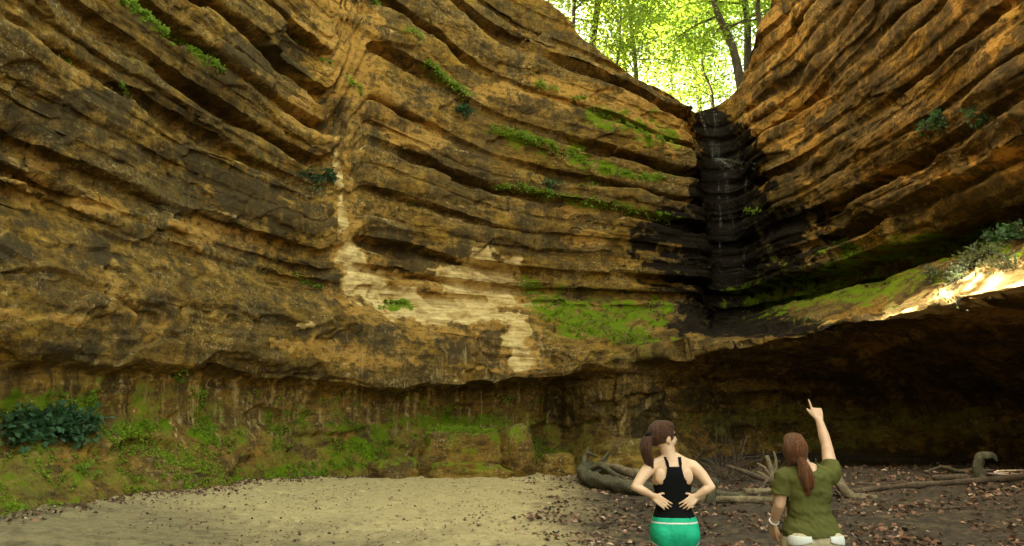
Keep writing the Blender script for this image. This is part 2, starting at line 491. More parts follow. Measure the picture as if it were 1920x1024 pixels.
# plan normal of each column, kept gentle in the alcove
tan = np.gradient(PREF, axis=0)
k = 41
pad = np.pad(tan, ((k // 2, k // 2), (0, 0)), mode='edge')
tan = np.stack([np.convolve(pad[:, c], np.ones(k) / k, 'valid') for c in (0, 1)], 1)
tan /= np.linalg.norm(tan, axis=1, keepdims=True)
PN = np.stack([tan[:, 1], -tan[:, 0]], 1)
for i, d in enumerate(disp_rows):
    V[NLOW + i, :, :2] += PN * d[:, None]

# rock relief along the surface normal
N = grid_normals(V)
if np.mean(N[NLOW + 60, :, 0] * PN[:, 0] + N[NLOW + 60, :, 1] * PN[:, 1]) < 0:
    N = -N
x, y, z = V[..., 0], V[..., 1], V[..., 2]
def terrace(v, n, sharp=0.16):
    """smooth noise cut into n flat levels with sharp steps between them"""
    u = v * n
    f = np.floor(u)
    return (f + sstep(0.5 - sharp, 0.5 + sharp, u - f)) / n
rel = 0.11 * fbm(x * 0.4, y * 0.4, z * 0.6, 2)
slab = 0.75 * noise3(x * 0.40 + 3, y * 0.40, z * 0.9) + 0.25 * noise3(x * 1.1, y * 1.1, z * 3.0 + 5)
rel += 0.13 * terrace(slab, 5.0, 0.06)
blk = noise3(np.floor(ARC[None, :] * 0.9 + 0.35 * np.sin(z * 5)) * 3.3, np.floor(z * 1.7) * 2.1, 0.5)
rel += 0.035 * blk
rel += 0.016 * fbm(x * 0.25 + 9, y * 0.25, z * 7.5, 2)
rel += 0.014 * fbm(x * 2.2, y * 2.2, z * 5.0 + 11, 3, 0.55)
flk_w = np.zeros(NR); flk_w[70:NLOW] = 1.0; flk_w[NLOW:NLOW + 130] = 0.7; flk_w[NLOW + 130:] = 0.35
fk = 0.84 * noise3(x * 0.36 + 17, y * 0.36, z * 1.1) + 0.16 * noise3(x * 1.9, y * 1.9, z * 3.2)
rel -= flk_w[:, None] * (0.09 * sstep(0.10, 0.125, fk) + 0.09 * sstep(0.27, 0.29, fk) + 0.05 * sstep(-0.22, -0.20, fk))
FLAKE = sstep(0.10, 0.125, fk) * flk_w[:, None]
lens = noise3(x * 0.45 + 31, y * 0.45, z * 1.1)
rel -= 0.10 * sstep(0.24, 0.27, lens + 0.06 * noise3(x * 3, y * 3, z * 3))
rowf = np.ones(NR); rowf[:NLOW] = np.interp(np.arange(NLOW), [0, 30, 60, 90, NLOW], [1.0, 1.3, 1.2, 1.0, 1.0])
V += N * (rel * rowf[:, None])[..., None]
# vertical fluting of the recessed wall below the lip
flut_w = np.zeros(NR); flut_w[30:95] = np.hanning(65)
fl = noise3(ARC * 1.6, np.zeros(NU), np.zeros(NU)) * 0.22 + noise3(ARC * 3.7, np.ones(NU), np.zeros(NU)) * 0.08
V += N * (flut_w[:, None] * fl[None, :])[..., None]

# above the rim the rock turns into the wooded slope
ex = np.clip(V[..., 2] - RIM[None, :], 0, None)
rad = np.stack([PREF[:, 0] - 3.5, np.maximum(PREF[:, 1] - 12.0, -2.0)], 1)
rad /= np.linalg.norm(rad, axis=1, keepdims=True)
V[..., 2] -= 0.50 * ex
V[..., :2] += rad[None] * (1.35 * ex)[..., None]
# hillside rows behind the rim
top = V[-1]
hill = [top]
for out, up in ((0.8, 0.10), (2, 0.45), (4, 1.2), (8, 2.8), (16, 5.0), (40, 9.0)):
    h = top.copy()
    h[:, :2] += rad * out
    vall = np.interp(QCOL, [0, 9, 10.5, 11.5, 12.5, 14, 21], [1, 1, 0.45, 0.2, 0.5, 1, 1])
    h[:, 2] += up * vall + 0.35 * noise3(h[:, 0] * 0.4, h[:, 1] * 0.4, np.zeros(NU))
    hill.append(h)

PX, PY, DEP = project(V)
VIS = DEP > 0.5
_in = np.flatnonzero(VIS & (PX > -60) & (PX < 1980) & (PY > -60) & (PY < 1090))
_cell = ((PY.ravel()[_in] + 64) // 16).astype(int) * 200 + ((PX.ravel()[_in] + 64) // 16).astype(int)
_ord = np.argsort(_cell, kind='stable')
_in, _cell = _in[_ord], _cell[_ord]
def surf_at(px, py, r=8.0):
    """the front-most wall point under a photograph pixel, and its normal"""
    ids = []
    cy, cx = int((py + 64) // 16), int((px + 64) // 16)
    for a in (-1, 0, 1):
        lo, hi = np.searchsorted(_cell, [(cy + a) * 200 + cx - 1, (cy + a) * 200 + cx + 2])
        ids.append(_in[lo:hi])
    ids = np.concatenate(ids)
    e = (PX.ravel()[ids] - px) ** 2 + (PY.ravel()[ids] - py) ** 2
    m = e < r * r
    if not m.any():
        m = e <= (e.min() + 1 if len(e) else 0)
    ids, e = ids[m], e[m]
    d = DEP.ravel()[ids]
    k = d < d.min() + 0.6
    j = ids[k][np.argmin(e[k])]
    return V.reshape(-1, 3)[j].copy(), NF.reshape(-1, 3)[j].copy()
NF = grid_normals(V)
if np.mean(NF[NLOW + 60, :, 0] * PN[:, 0] + NF[NLOW + 60, :, 1] * PN[:, 1]) < 0:
    NF = -NF

# ------------------------------------------------------------------ what grows on and stains the rock, with some painted light and shade
x, y, z = V[..., 0], V[..., 1], V[..., 2]
n1 = fbm(x * 1.3, y * 1.3, z * 1.8 + 3, 3)
n2 = fbm(x * 0.45 + 5, y * 0.45, z * 0.9, 2)
n3 = fbm(x * 3.5, y * 3.5, z * 5.0, 2)
_bz, _bu = np.floor(z / 0.34 + 0.5 * n2), np.floor(np.broadcast_to(ARC[None, :], PX.shape) / 0.85 + 0.6 * np.floor(z / 0.34) * 0.37)
BLK = np.modf(np.abs(np.sin(_bz * 12.9898 + _bu * 78.233) * 43758.5453))[0].astype(np.float32) - 0.5
def stroke(pts, edge=0.55, amp=0.9):
    """1 inside a patch laid along points (px, py, radius x, radius y) of the wall, ragged edge"""
    out = np.zeros(PX.shape, np.float32)
    for a, b in zip(pts[:-1], pts[1:]) if len(pts) > 1 else [(pts[0], pts[0])]:
        L = max(1, int(math.hypot(b[0] - a[0], b[1] - a[1]) / 22))
        for s in range(L + 1):
            f = s / max(L, 1)
            cx, cy = a[0] + (b[0] - a[0]) * f, a[1] + (b[1] - a[1]) * f
            rx, ry = a[2] + (b[2] - a[2]) * f, a[3] + (b[3] - a[3]) * f
            m = (np.abs(PX - cx) < 2.2 * rx) & (np.abs(PY - cy) < 2.2 * ry) & VIS
            if not m.any(): continue
            r = np.sqrt(((PX[m] - cx) / rx) ** 2 + ((PY[m] - cy) / ry) ** 2)
            v = 1 - sstep(1 - edge * 0.5, 1 + edge * 0.5, r + amp * 0.5 * (n1[m] + 0.6 * n3[m]) + 0.55 * amp * BLK[m])
            out[m] = np.maximum(out[m], v)
    return out
def strokes(lst, **kw):
    o = np.zeros(PX.shape, np.float32)
    for s in lst: o = np.maximum(o, stroke(s, **kw))
    return o
Q2 = np.broadcast_to(QCOL[None, :], PX.shape)
leftish = 1 - sstep(8.2, 9.0, Q2)
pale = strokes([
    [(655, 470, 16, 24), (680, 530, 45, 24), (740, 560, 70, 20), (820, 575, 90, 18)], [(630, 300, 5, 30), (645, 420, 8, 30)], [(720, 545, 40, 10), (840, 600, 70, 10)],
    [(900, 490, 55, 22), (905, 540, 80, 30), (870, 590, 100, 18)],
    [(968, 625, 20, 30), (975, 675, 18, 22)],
    [(1700, 590, 40, 10), (1800, 555, 80, 22), (1900, 525, 60, 34)],  # sandy ledge painted paler so its sun patch burns out white
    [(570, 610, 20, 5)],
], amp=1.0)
for s in range(34):                                          # pale mineral runs on the recessed wall
    px = random.uniform(0, 980); py = random.uniform(705, 740); ln = random.uniform(25, 110)
    if px > 200 or s % 2:
        pale = np.maximum(pale, 0.5 * stroke([(px, py, random.uniform(2.5, 7), 12), (px + random.uniform(-6, 6), py + ln, 3, 12)], amp=1.3))
for (px, py, qx, qy) in ((1130, 725, 1150, 800), (1165, 735, 1185, 800), (1195, 740, 1230, 820), (1215, 735, 1250, 800)):
    pale = np.maximum(pale, 0.35 * stroke([(px, py, 7, 14), (qx, qy, 8, 16)], amp=1.0))
crest = np.zeros((NR, NU))
for i_, (t_, s_) in enumerate(row_t):                        # worn pale arrises along the top of each bed
    crest[NLOW + i_] = s_ * math.exp(-((t_ - 0.90) / 0.05) ** 2)
worn = crest * sstep(-0.25, 0.35, noise3(x * 0.5 + 3, y * 0.5, z * 0.5) + 0.5 * n3) * np.interp(Q2, [0, 9, 11, 21], [1, 0.9, 0.2, 0.2])
pale = np.maximum(pale, 0.85 * worn)
edge_line = sstep(0.22, 0.5, noise3(x * 0.5, y * 0.5, z * 9.0)) * sstep(-0.1, 0.5, n2) * (z > 4.5) * leftish
pale = np.maximum(pale, 0.6 * edge_line * (n3 > 0.0))
orange = strokes([
    [(665, 215, 30, 14), (625, 300, 26, 26), (640, 400, 30, 30), (655, 480, 40, 30), (700, 545, 80, 40), (880, 560, 140, 60), (960, 640, 50, 60)],
    [(40, 320, 60, 18), (45, 362, 50, 20)], [(190, 385, 70, 14)], [(350, 425, 40, 14), (440, 465, 60, 24)], [(250, 455, 45, 7)],
    [(0, 585, 60, 6), (120, 598, 90, 6), (220, 612, 30, 8)], [(640, 235, 50, 50), (585, 215, 50, 40)], [(700, 200, 50, 40), (790, 260, 60, 22)],
    [(1060, 396, 60, 9)], [(1100, 450, 40, 16)], [(1180, 205, 60, 30), (1270, 255, 50, 30)], [(590, 645, 80, 12), (720, 680, 60, 12)],
    [(1325, 265, 40, 20)], [(1325, 580, 30, 20)], [(680, 160, 60, 60), (620, 30, 60, 60)], [(1020, 175, 120, 30)],
    [(1560, 425, 45, 9)], [(1880, 300, 60, 18)], [(1700, 330, 90, 14)], [(1850, 30, 70, 60)], [(1460, 60, 40, 60)],
    [(1850, 590, 90, 18)], [(1640, 640, 60, 14)], [(1480, 230, 80, 60)],
], amp=1.1)
orange = np.maximum(orange, 0.62 * FLAKE * sstep(-0.2, 0.4, n2 + 0.5 * n1) * leftish)
orange = np.maximum(orange, 0.5 * sstep(0.2, 0.65, n2 + 0.35 * n1))
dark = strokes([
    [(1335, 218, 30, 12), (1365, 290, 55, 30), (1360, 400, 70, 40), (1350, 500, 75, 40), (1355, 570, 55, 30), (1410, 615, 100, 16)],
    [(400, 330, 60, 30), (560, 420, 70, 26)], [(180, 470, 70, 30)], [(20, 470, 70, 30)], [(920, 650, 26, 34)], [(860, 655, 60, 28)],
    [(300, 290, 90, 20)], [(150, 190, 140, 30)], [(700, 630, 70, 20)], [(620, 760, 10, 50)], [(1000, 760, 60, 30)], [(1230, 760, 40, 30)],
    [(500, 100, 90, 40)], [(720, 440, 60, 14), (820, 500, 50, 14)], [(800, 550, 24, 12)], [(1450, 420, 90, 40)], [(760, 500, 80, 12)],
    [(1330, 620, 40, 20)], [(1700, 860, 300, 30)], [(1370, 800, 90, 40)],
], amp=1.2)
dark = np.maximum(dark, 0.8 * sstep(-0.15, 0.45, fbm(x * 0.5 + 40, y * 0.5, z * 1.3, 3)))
dark = np.maximum(dark, 0.92 * sstep(12.0, 13.5, Q2) * sstep(-0.5, 0.3, n2 + 0.5 * n1))  # damp brown right wall, darkened further to paint in its shade
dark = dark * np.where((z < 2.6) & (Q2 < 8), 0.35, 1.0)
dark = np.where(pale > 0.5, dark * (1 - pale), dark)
moss = strokes([
    [(985, 530, 20, 16), (1040, 575, 40, 30), (1110, 615, 60, 18), (1200, 635, 50, 12)], [(1150, 590, 60, 22), (1225, 585, 30, 30)],
    [(840, 790, 80, 14), (920, 790, 50, 12)], [(550, 888, 60, 14), (440, 940, 60, 14)], [(650, 872, 60, 10)], [(380, 800, 30, 30)],
    [(260, 800, 60, 18)], [(60, 760, 130, 25)], [(660, 800, 50, 12)], [(320, 960, 60, 10)], [(70, 960, 90, 30)],
    [(900, 860, 120, 18)], [(700, 840, 60, 30)], [(750, 570, 40, 8)],
    [(940, 250, 40, 6), (1060, 285, 40, 6), (1150, 325, 60, 6), (1240, 335, 30, 5)], [(930, 348, 30, 5), (1080, 375, 50, 5), (1250, 410, 30, 4)],
    [(235, 5, 20, 8), (320, 65, 20, 8), (400, 120, 20, 8)], [(800, 120, 14, 8), (870, 180, 20, 10)], [(1150, 215, 60, 12), (1260, 270, 40, 10)],
    [(1480, 560, 90, 26), (1640, 525, 110, 30)], [(1640, 480, 90, 20), (1850, 455, 110, 24)],
], amp=1.3)
film = leftish * (1 - sstep(2.2, 2.75, z)) * sstep(-0.45, 0.35, n1 + 0.5 * n2 - 0.45 * (z - 1.1)) * 0.9
film = np.maximum(film, 0.6 * strokes([[(1100, 590, 160, 70)], [(1180, 660, 90, 20)], [(1480, 570, 140, 40), (1620, 530, 200, 60)], [(1130, 860, 110, 40)], [(1680, 800, 150, 40)], [(900, 850, 150, 50)]], amp=0.9))
film = np.maximum(film, 0.45 * sstep(0.1, 0.6, fbm(x * 0.4 - 20, y * 0.4, z * 0.7, 2)))
moss = np.maximum(moss, film * 0.75 * sstep(0.05, 0.4, n3 + 0.4 * n1) * leftish * (z < 2.4))
wet = 0.8 * strokes([[(1370, 430, 170, 50), (1390, 520, 190, 50)]], amp=0.9)
wet = np.maximum(wet, strokes([[(1335, 218, 34, 12), (1368, 290, 66, 30), (1365, 400, 85, 40), (1360, 500, 95, 40), (1360, 570, 80, 40), (1400, 612, 150, 20)]], amp=0.6))
one = np.ones_like(pale)
for (a_, b_, c_, d_) in ((1350, 790, 70, 14), (1480, 830, 60, 10), (1620, 800, 80, 16), (1780, 790, 60, 14), (1420, 770, 40, 8)):
    film = np.maximum(film, 0.9 * stroke([(a_, b_, c_ * 1.6, d_ * 1.6)], amp=1.6))
    pale = np.maximum(pale, 0.45 * stroke([(a_, b_, c_, d_)], amp=1.6))
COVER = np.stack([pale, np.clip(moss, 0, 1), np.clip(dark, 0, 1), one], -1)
streak = sstep(0.8, 1.4, z) * (1 - sstep(2.45, 2.75, z)) * np.interp(Q2, [0, 8, 9, 10.5, 21], [1, 1, 0.8, 0.35, 0.2])
streak = np.maximum(streak, 0.55 * sstep(5.8, 6.6, Q2) * (1 - sstep(8.0, 8.5, Q2)) * sstep(2.5, 2.9, z) * (1 - sstep(3.9, 4.4, z)))
STAIN = np.stack([np.clip(orange, 0, 1), np.clip(wet, 0, 1), np.clip(film, 0, 1), streak], -1)

# ------------------------------------------------------------------ cut the wall into its beds, left and right of the fall
JSPLIT = int(np.argmin(np.abs(QCOL - 11.5)))
row_layer = np.array(row_layer)
def strip(r0, r1, c0, c1):
    sub = np.s_[r0:r1 + 1, c0:c1 + 1]
    vv = V[sub].reshape(-1, 3)
    nr, nc = r1 - r0 + 1, c1 - c0 + 1
    i = np.arange(nr * nc).reshape(nr, nc)
    f = np.stack([i[:-1, :-1], i[:-1, 1:], i[1:, 1:], i[1:, :-1]], -1).reshape(-1, 4)
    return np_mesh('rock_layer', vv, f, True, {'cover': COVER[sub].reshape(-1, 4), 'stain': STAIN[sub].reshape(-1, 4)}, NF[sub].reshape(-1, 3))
bounds = [0] + [i for i in range(1, NR) if row_layer[i] != row_layer[i - 1]]
bounds[-1] = NR - 1
LOWNAME = {0: 'mossy_bank', 1: 'recessed_wall', 2: 'recess_back', 3: 'overhang_underside', 4: 'overhang_face', 5: 'ledge_slope'}
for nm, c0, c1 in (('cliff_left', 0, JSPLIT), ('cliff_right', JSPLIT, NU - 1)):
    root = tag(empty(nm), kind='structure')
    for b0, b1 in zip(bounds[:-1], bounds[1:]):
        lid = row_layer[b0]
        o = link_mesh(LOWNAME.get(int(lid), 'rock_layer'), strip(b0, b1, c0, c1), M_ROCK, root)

# wooded ground behind the rim
def make_soil_mat():
    m, nt, out = new_mat('forest_soil')
    nb = NB(nt)
    pos = nb.node('ShaderNodeNewGeometry').outputs['Position']
    a = nb.noise(pos, 1.4, 5, 0.65); b = nb.noise(pos, 14.0, 5, 0.7)
    c = nb.ramp(b, [(0.3, (0.030, 0.020, 0.010)), (0.5, (0.085, 0.055, 0.024)), (0.7, (0.17, 0.11, 0.045))])
    c = nb.mix(nb.ramp(a, [(0.5, (0, 0, 0)), (0.65, (1, 1, 1))]), c, (0.05, 0.085, 0.018))
    principled(nb, out, c, 0.95, nb.bump(b, 0.8, 0.08))
    return m
M_SOIL = make_soil_mat()
H = np.stack([h[::3] for h in hill])
nr, nc = H.shape[:2]
i = np.arange(nr * nc).reshape(nr, nc)
f = np.stack([i[:-1, :-1], i[:-1, 1:], i[1:, 1:], i[1:, :-1]], -1).reshape(-1, 4)
tag(link_mesh('hillside', np_mesh('hillside', H.reshape(-1, 3), f), M_SOIL), kind='structure')

# ------------------------------------------------------------------ canyon floor
def floor_z(x, y):
    x = np.asarray(x, float); y = np.asarray(y, float)
    r = 0.06 * sstep(8, 14, y) + 0.38 * sstep(1.5, 8.5, x) * sstep(7.5, 16, y)
    r = r + 0.30 * sstep(-4.0, -7.5, x)
    r = r - 0.16 * np.exp(-(((x - 9.3) / 3.6) ** 2 + ((y - 20.6) / 1.7) ** 2))
    return r + 0.035 * noise3(x * 0.5, y * 0.5, 0.0) + 0.018 * noise3(x * 1.7, y * 1.7, 3.0)
gx = np.concatenate([[-300, -100, -40, -22], np.arange(-14, 18, 0.09), [22, 40, 100, 300]])
gy = np.concatenate([[-300, -100, -40, -15, -6, -2], np.arange(0, 3.6, 0.4), np.arange(3.6, 26, 0.085), [28, 40, 100, 300]])
GX, GY = np.meshgrid(gx, gy)
GZ = floor_z(GX, GY)
GZ = GZ + 0.03 * noise3(GX * 2.6, GY * 2.6, 6.0) + 0.02 * noise3(GX * 5, GY * 5, 1.0) + 0.012 * noise3(GX * 11, GY * 11, 2.0)
rf = np.random.default_rng(21)
for _ in range(260):                                         # scuffed footprints
    fy = rf.uniform(6, 19.5); fx = rf.uniform(-0.34, 0.12) * fy; fa = rf.uniform(0, 3.14)
    m_ = (np.abs(GX - fx) < 0.5) & (np.abs(GY - fy) < 0.5)
    u_ = (GX[m_] - fx) * math.cos(fa) + (GY[m_] - fy) * math.sin(fa); v_ = -(GX[m_] - fx) * math.sin(fa) + (GY[m_] - fy) * math.cos(fa)
    r_ = (u_ / 0.17) ** 2 + (v_ / 0.09) ** 2
    GZ[m_] += -0.045 * np.exp(-r_ ** 2) + 0.018 * np.exp(-(np.sqrt(r_) - 1.5) ** 2 / 0.15)
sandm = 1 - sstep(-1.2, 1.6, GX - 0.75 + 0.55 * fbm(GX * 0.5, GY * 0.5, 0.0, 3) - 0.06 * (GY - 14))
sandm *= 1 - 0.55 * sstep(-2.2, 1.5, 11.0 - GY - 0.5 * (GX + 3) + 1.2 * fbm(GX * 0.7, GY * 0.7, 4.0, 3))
gi = np.arange(GX.size).reshape(GX.shape)
gf = np.stack([gi[:-1, :-1], gi[:-1, 1:], gi[1:, 1:], gi[1:, :-1]], -1).reshape(-1, 4)
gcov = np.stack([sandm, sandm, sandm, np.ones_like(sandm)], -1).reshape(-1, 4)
def make_floor_mat():
    m, nt, out = new_mat('canyon_floor')
    nb = NB(nt)
    pos = nb.node('ShaderNodeNewGeometry').outputs['Position']
    at = nb.node('ShaderNodeAttribute', attribute_name='cover')
    s = nb.node('ShaderNodeSeparateColor'); nb.link(at.outputs['Color'], s.inputs[0])
    n1 = nb.noise(pos, 1.1, 5, 0.6); n2 = nb.noise(pos, 9.0, 5, 0.7); n3 = nb.noise(pos, 45.0, 4, 0.7); n4 = nb.noise(pos, 3.5, 5, 0.65)
    sand = nb.mix(n2, (0.44, 0.335, 0.150), (0.66, 0.53, 0.270))
    sand = nb.mix(nb.ramp(nb.noise(pos, 22.0, 5, 0.75), [(0.56, (0, 0, 0)), (0.66, (0.75, 0.75, 0.75))]), sand, (0.17, 0.12, 0.055))
    sand = nb.mix(nb.ramp(n4, [(0.55, (0, 0, 0)), (0.70, (0.7, 0.7, 0.7))]), sand, (0.20, 0.145, 0.075))
    sand = nb.mix(nb.ramp(n3, [(0.60, (0, 0, 0)), (0.68, (0.8, 0.8, 0.8))]), sand, (0.10, 0.07, 0.035))
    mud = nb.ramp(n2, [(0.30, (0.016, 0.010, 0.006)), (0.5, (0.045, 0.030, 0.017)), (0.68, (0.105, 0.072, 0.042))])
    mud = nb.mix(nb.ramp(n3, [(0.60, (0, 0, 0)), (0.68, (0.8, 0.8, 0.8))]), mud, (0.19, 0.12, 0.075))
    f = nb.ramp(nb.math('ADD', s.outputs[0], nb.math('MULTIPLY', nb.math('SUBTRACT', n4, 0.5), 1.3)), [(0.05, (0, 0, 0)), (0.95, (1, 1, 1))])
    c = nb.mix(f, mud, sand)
    principled(nb, out, c, 0.93, nb.bump(nb.math('ADD', n2, nb.math('MULTIPLY', n3, 0.5)), 0.8, 0.06))
    return m
M_FLOOR = make_floor_mat()
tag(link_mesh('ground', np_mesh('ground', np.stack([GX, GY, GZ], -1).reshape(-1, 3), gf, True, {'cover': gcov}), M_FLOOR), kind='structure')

# ------------------------------------------------------------------ tubes: trunks, logs, sticks
def tube_arrays(pts, rads, seg=10, wob=0.0, seed=0, sub=4, flat=1.0):
    """tapered bent tube through pts with noise on its skin; returns verts, faces"""
    pts = np.asarray(pts, float); rads = np.asarray(rads, float)
    n = len(pts)
    q = np.linspace(0, n - 1, (n - 1) * sub + 1)
    C = crom(pts, q); R = np.interp(q, np.arange(n), rads)
    T = np.gradient(C, axis=0); T /= np.linalg.norm(T, axis=1, keepdims=True) + 1e-9
    up = np.array([0.13, 0.21, 0.97])
    if abs(T[0] @ up) > 0.9: up = np.array([1.0, 0.1, 0.0])
    vs = []
    a = np.linspace(0, 2 * math.pi, seg, endpoint=False)
    sd = np.cross(T[0], up); sd /= np.linalg.norm(sd)
    for i in range(len(C)):
        sd = sd - T[i] * (sd @ T[i]); sd /= np.linalg.norm(sd) + 1e-9
        bn = np.cross(T[i], sd)
        rr = R[i] * (1 + wob * noise3(np.cos(a) * 1.2 + seed, np.sin(a) * 1.2, np.full(seg, i * 0.35)) + 0.6 * wob * noise3(np.cos(a) * 2.9 + seed, np.sin(a) * 2.9, np.full(seg, i * 0.9)))
        vs.append(C[i] + (np.cos(a) * rr)[:, None] * sd + (np.sin(a) * rr * flat)[:, None] * bn)
    V_ = np.concatenate(vs + [C[:1] - T[:1] * R[0] * 0.15, C[-1:] + T[-1:] * R[-1] * 0.3])
    m = len(C)
    i = np.arange(m * seg).reshape(m, seg)
    i2 = np.roll(i, -1, axis=1)
    quads = np.stack([i[:-1], i2[:-1], i2[1:], i[1:]], -1).reshape(-1, 4)
    c0, c1 = m * seg, m * seg + 1
    caps = [(c0, i2[0, j], i[0, j], i[0, j]) for j in range(seg)] + [(c1, i[-1, j], i2[-1, j], i2[-1, j]) for j in range(seg)]
    return V_, quads, np.array([c[:3] for c in caps])

def tubes_mesh(name, specs, **kw):
    """several joined tubes (one limb system) -> one mesh"""
    VV, FF, off = [], [], 0
    for k, (p, r) in enumerate(specs):
        v, qd, cp = tube_arrays(p, r, seed=k * 3.7 + kw.get('seed', 0), **{a: b for a, b in kw.items() if a != 'seed'})
        tri = np.concatenate([qd[:, [0, 1, 2]], qd[:, [0, 2, 3]], cp])
        VV.append(v); FF.append(tri + off); off += len(v)
    return np_mesh(name, np.concatenate(VV), np.concatenate(FF))

# ------------------------------------------------------------------ plant materials
def make_leaf_mat(name, c0, c1, tr, fac=0.5):
    m, nt, out = new_mat(name)
    nb = NB(nt)
    geo = nb.node('ShaderNodeNewGeometry')
    rnd = geo.outputs['Random Per Island']
    n = nb.noise(geo.outputs['Position'], 0.9, 3, 0.6)
    f = nb.math('ADD', nb.math('MULTIPLY', rnd, 0.6), nb.math('MULTIPLY', n, 0.45), True)
    c = nb.mix(f, c0, c1)
    d = nb.node('ShaderNodeBsdfPrincipled')
    nb.link(c, d.inputs['Base Color']); d.inputs['Roughness'].default_value = 0.55
    d.inputs['Specular IOR Level'].default_value = 0.3
    t = nb.node('ShaderNodeBsdfTranslucent')
    nb.link(nb.mix(f, tr, tuple(x * 1.25 for x in tr)), t.inputs['Color'])
    mx = nb.node('ShaderNodeMixShader'); mx.inputs[0].default_value = fac
    nb.link(d.outputs[0], mx.inputs[1]); nb.link(t.outputs[0], mx.inputs[2])
    nb.link(mx.outputs[0], out.inputs['Surface'])
    return m
M_TREELEAF = make_leaf_mat('tree_leaf', (0.050, 0.090, 0.012), (0.105, 0.155, 0.020), (0.30, 0.44, 0.045), 0.55)
M_FERN = make_leaf_mat('fern_leaf', (0.110, 0.185, 0.018), (0.240, 0.330, 0.036), (0.30, 0.45, 0.04), 0.4)
M_SHRUB = make_leaf_mat('shrub_leaf', (0.026, 0.075, 0.032), (0.070, 0.140, 0.058), (0.08, 0.18, 0.06), 0.3)
M_MOSS = make_leaf_mat('moss_leaf', (0.120, 0.190, 0.012), (0.290, 0.380, 0.028), (0.32, 0.46, 0.03), 0.4)
M_GREY = make_leaf_mat('dusty_leaf', (0.080, 0.110, 0.060), (0.17, 0.20, 0.12), (0.16, 0.22, 0.08), 0.3)
def make_bark_mat(name, c0, c1, sc=6.0):
    m, nt, out = new_mat(name)
    nb = NB(nt)
    pos = nb.node('ShaderNodeNewGeometry').outputs['Position']
    a = nb.noise(nb.mapping(pos, (1, 1, 0.35)), sc, 6, 0.7); b = nb.noise(pos, sc * 5, 4, 0.7)
    c = nb.mix(nb.ramp(a, [(0.33, (0, 0, 0)), (0.66, (1, 1, 1))]), c0, c1)
    c = nb.mix(nb.ramp(b, [(0.52, (0, 0, 0)), (0.60, (0.85, 0.85, 0.85))]), c, tuple(x * 0.35 for x in c0))
    principled(nb, out, c, 0.9, nb.bump(nb.math('ADD', a, nb.math('MULTIPLY', b, 0.4)), 0.9, 0.03))
    return m
M_BARK = make_bark_mat('bark', (0.040, 0.030, 0.020), (0.105, 0.080, 0.050))
M_LOG = make_bark_mat('weathered_wood', (0.040, 0.036, 0.018), (0.170, 0.145, 0.080), 9.0)
M_LOGPALE = make_bark_mat('pale_driftwood', (0.115, 0.085, 0.045), (0.34, 0.26, 0.150), 9.0)
M_LOGDARK = make_bark_mat('damp_wood', (0.060, 0.038, 0.022), (0.165, 0.110, 0.066))

def leaf_quads(centers, size, rnd, flatness=0.6, dirs=None):
    """pointed folded leaves: 4 verts, 2 triangles each"""
    n = len(centers)
    if dirs is None:
        dirs = rnd.normal(size=(n, 3)); dirs[:, 2] *= flatness
    d = dirs / (np.linalg.norm(dirs, axis=1, keepdims=True) + 1e-9)
    u = rnd.normal(size=(n, 3)) * (1 - flatness * 0.6) + np.array([0, 0, 1.0])
    s = np.cross(d, u); s /= np.linalg.norm(s, axis=1, keepdims=True) + 1e-9
    nrm = np.cross(s, d)
    L = size * rnd.uniform(0.65, 1.25, n)[:, None]
    a = centers - d * L * 0.5
    b = centers + d * L * 0.5 - nrm * L * 0.10
    l = centers + s * L * 0.33 + nrm * L * 0.08 - d * L * 0.05
    r = centers - s * L * 0.33 + nrm * L * 0.08 - d * L * 0.05
    Vv = np.stack([a, l, b, r], 1).reshape(-1, 3)
    i = np.arange(n)[:, None] * 4
    F_ = np.concatenate([i + np.array([0, 1, 2]), i + np.array([0, 2, 3])], 1).reshape(-1, 3)
    return Vv, F_

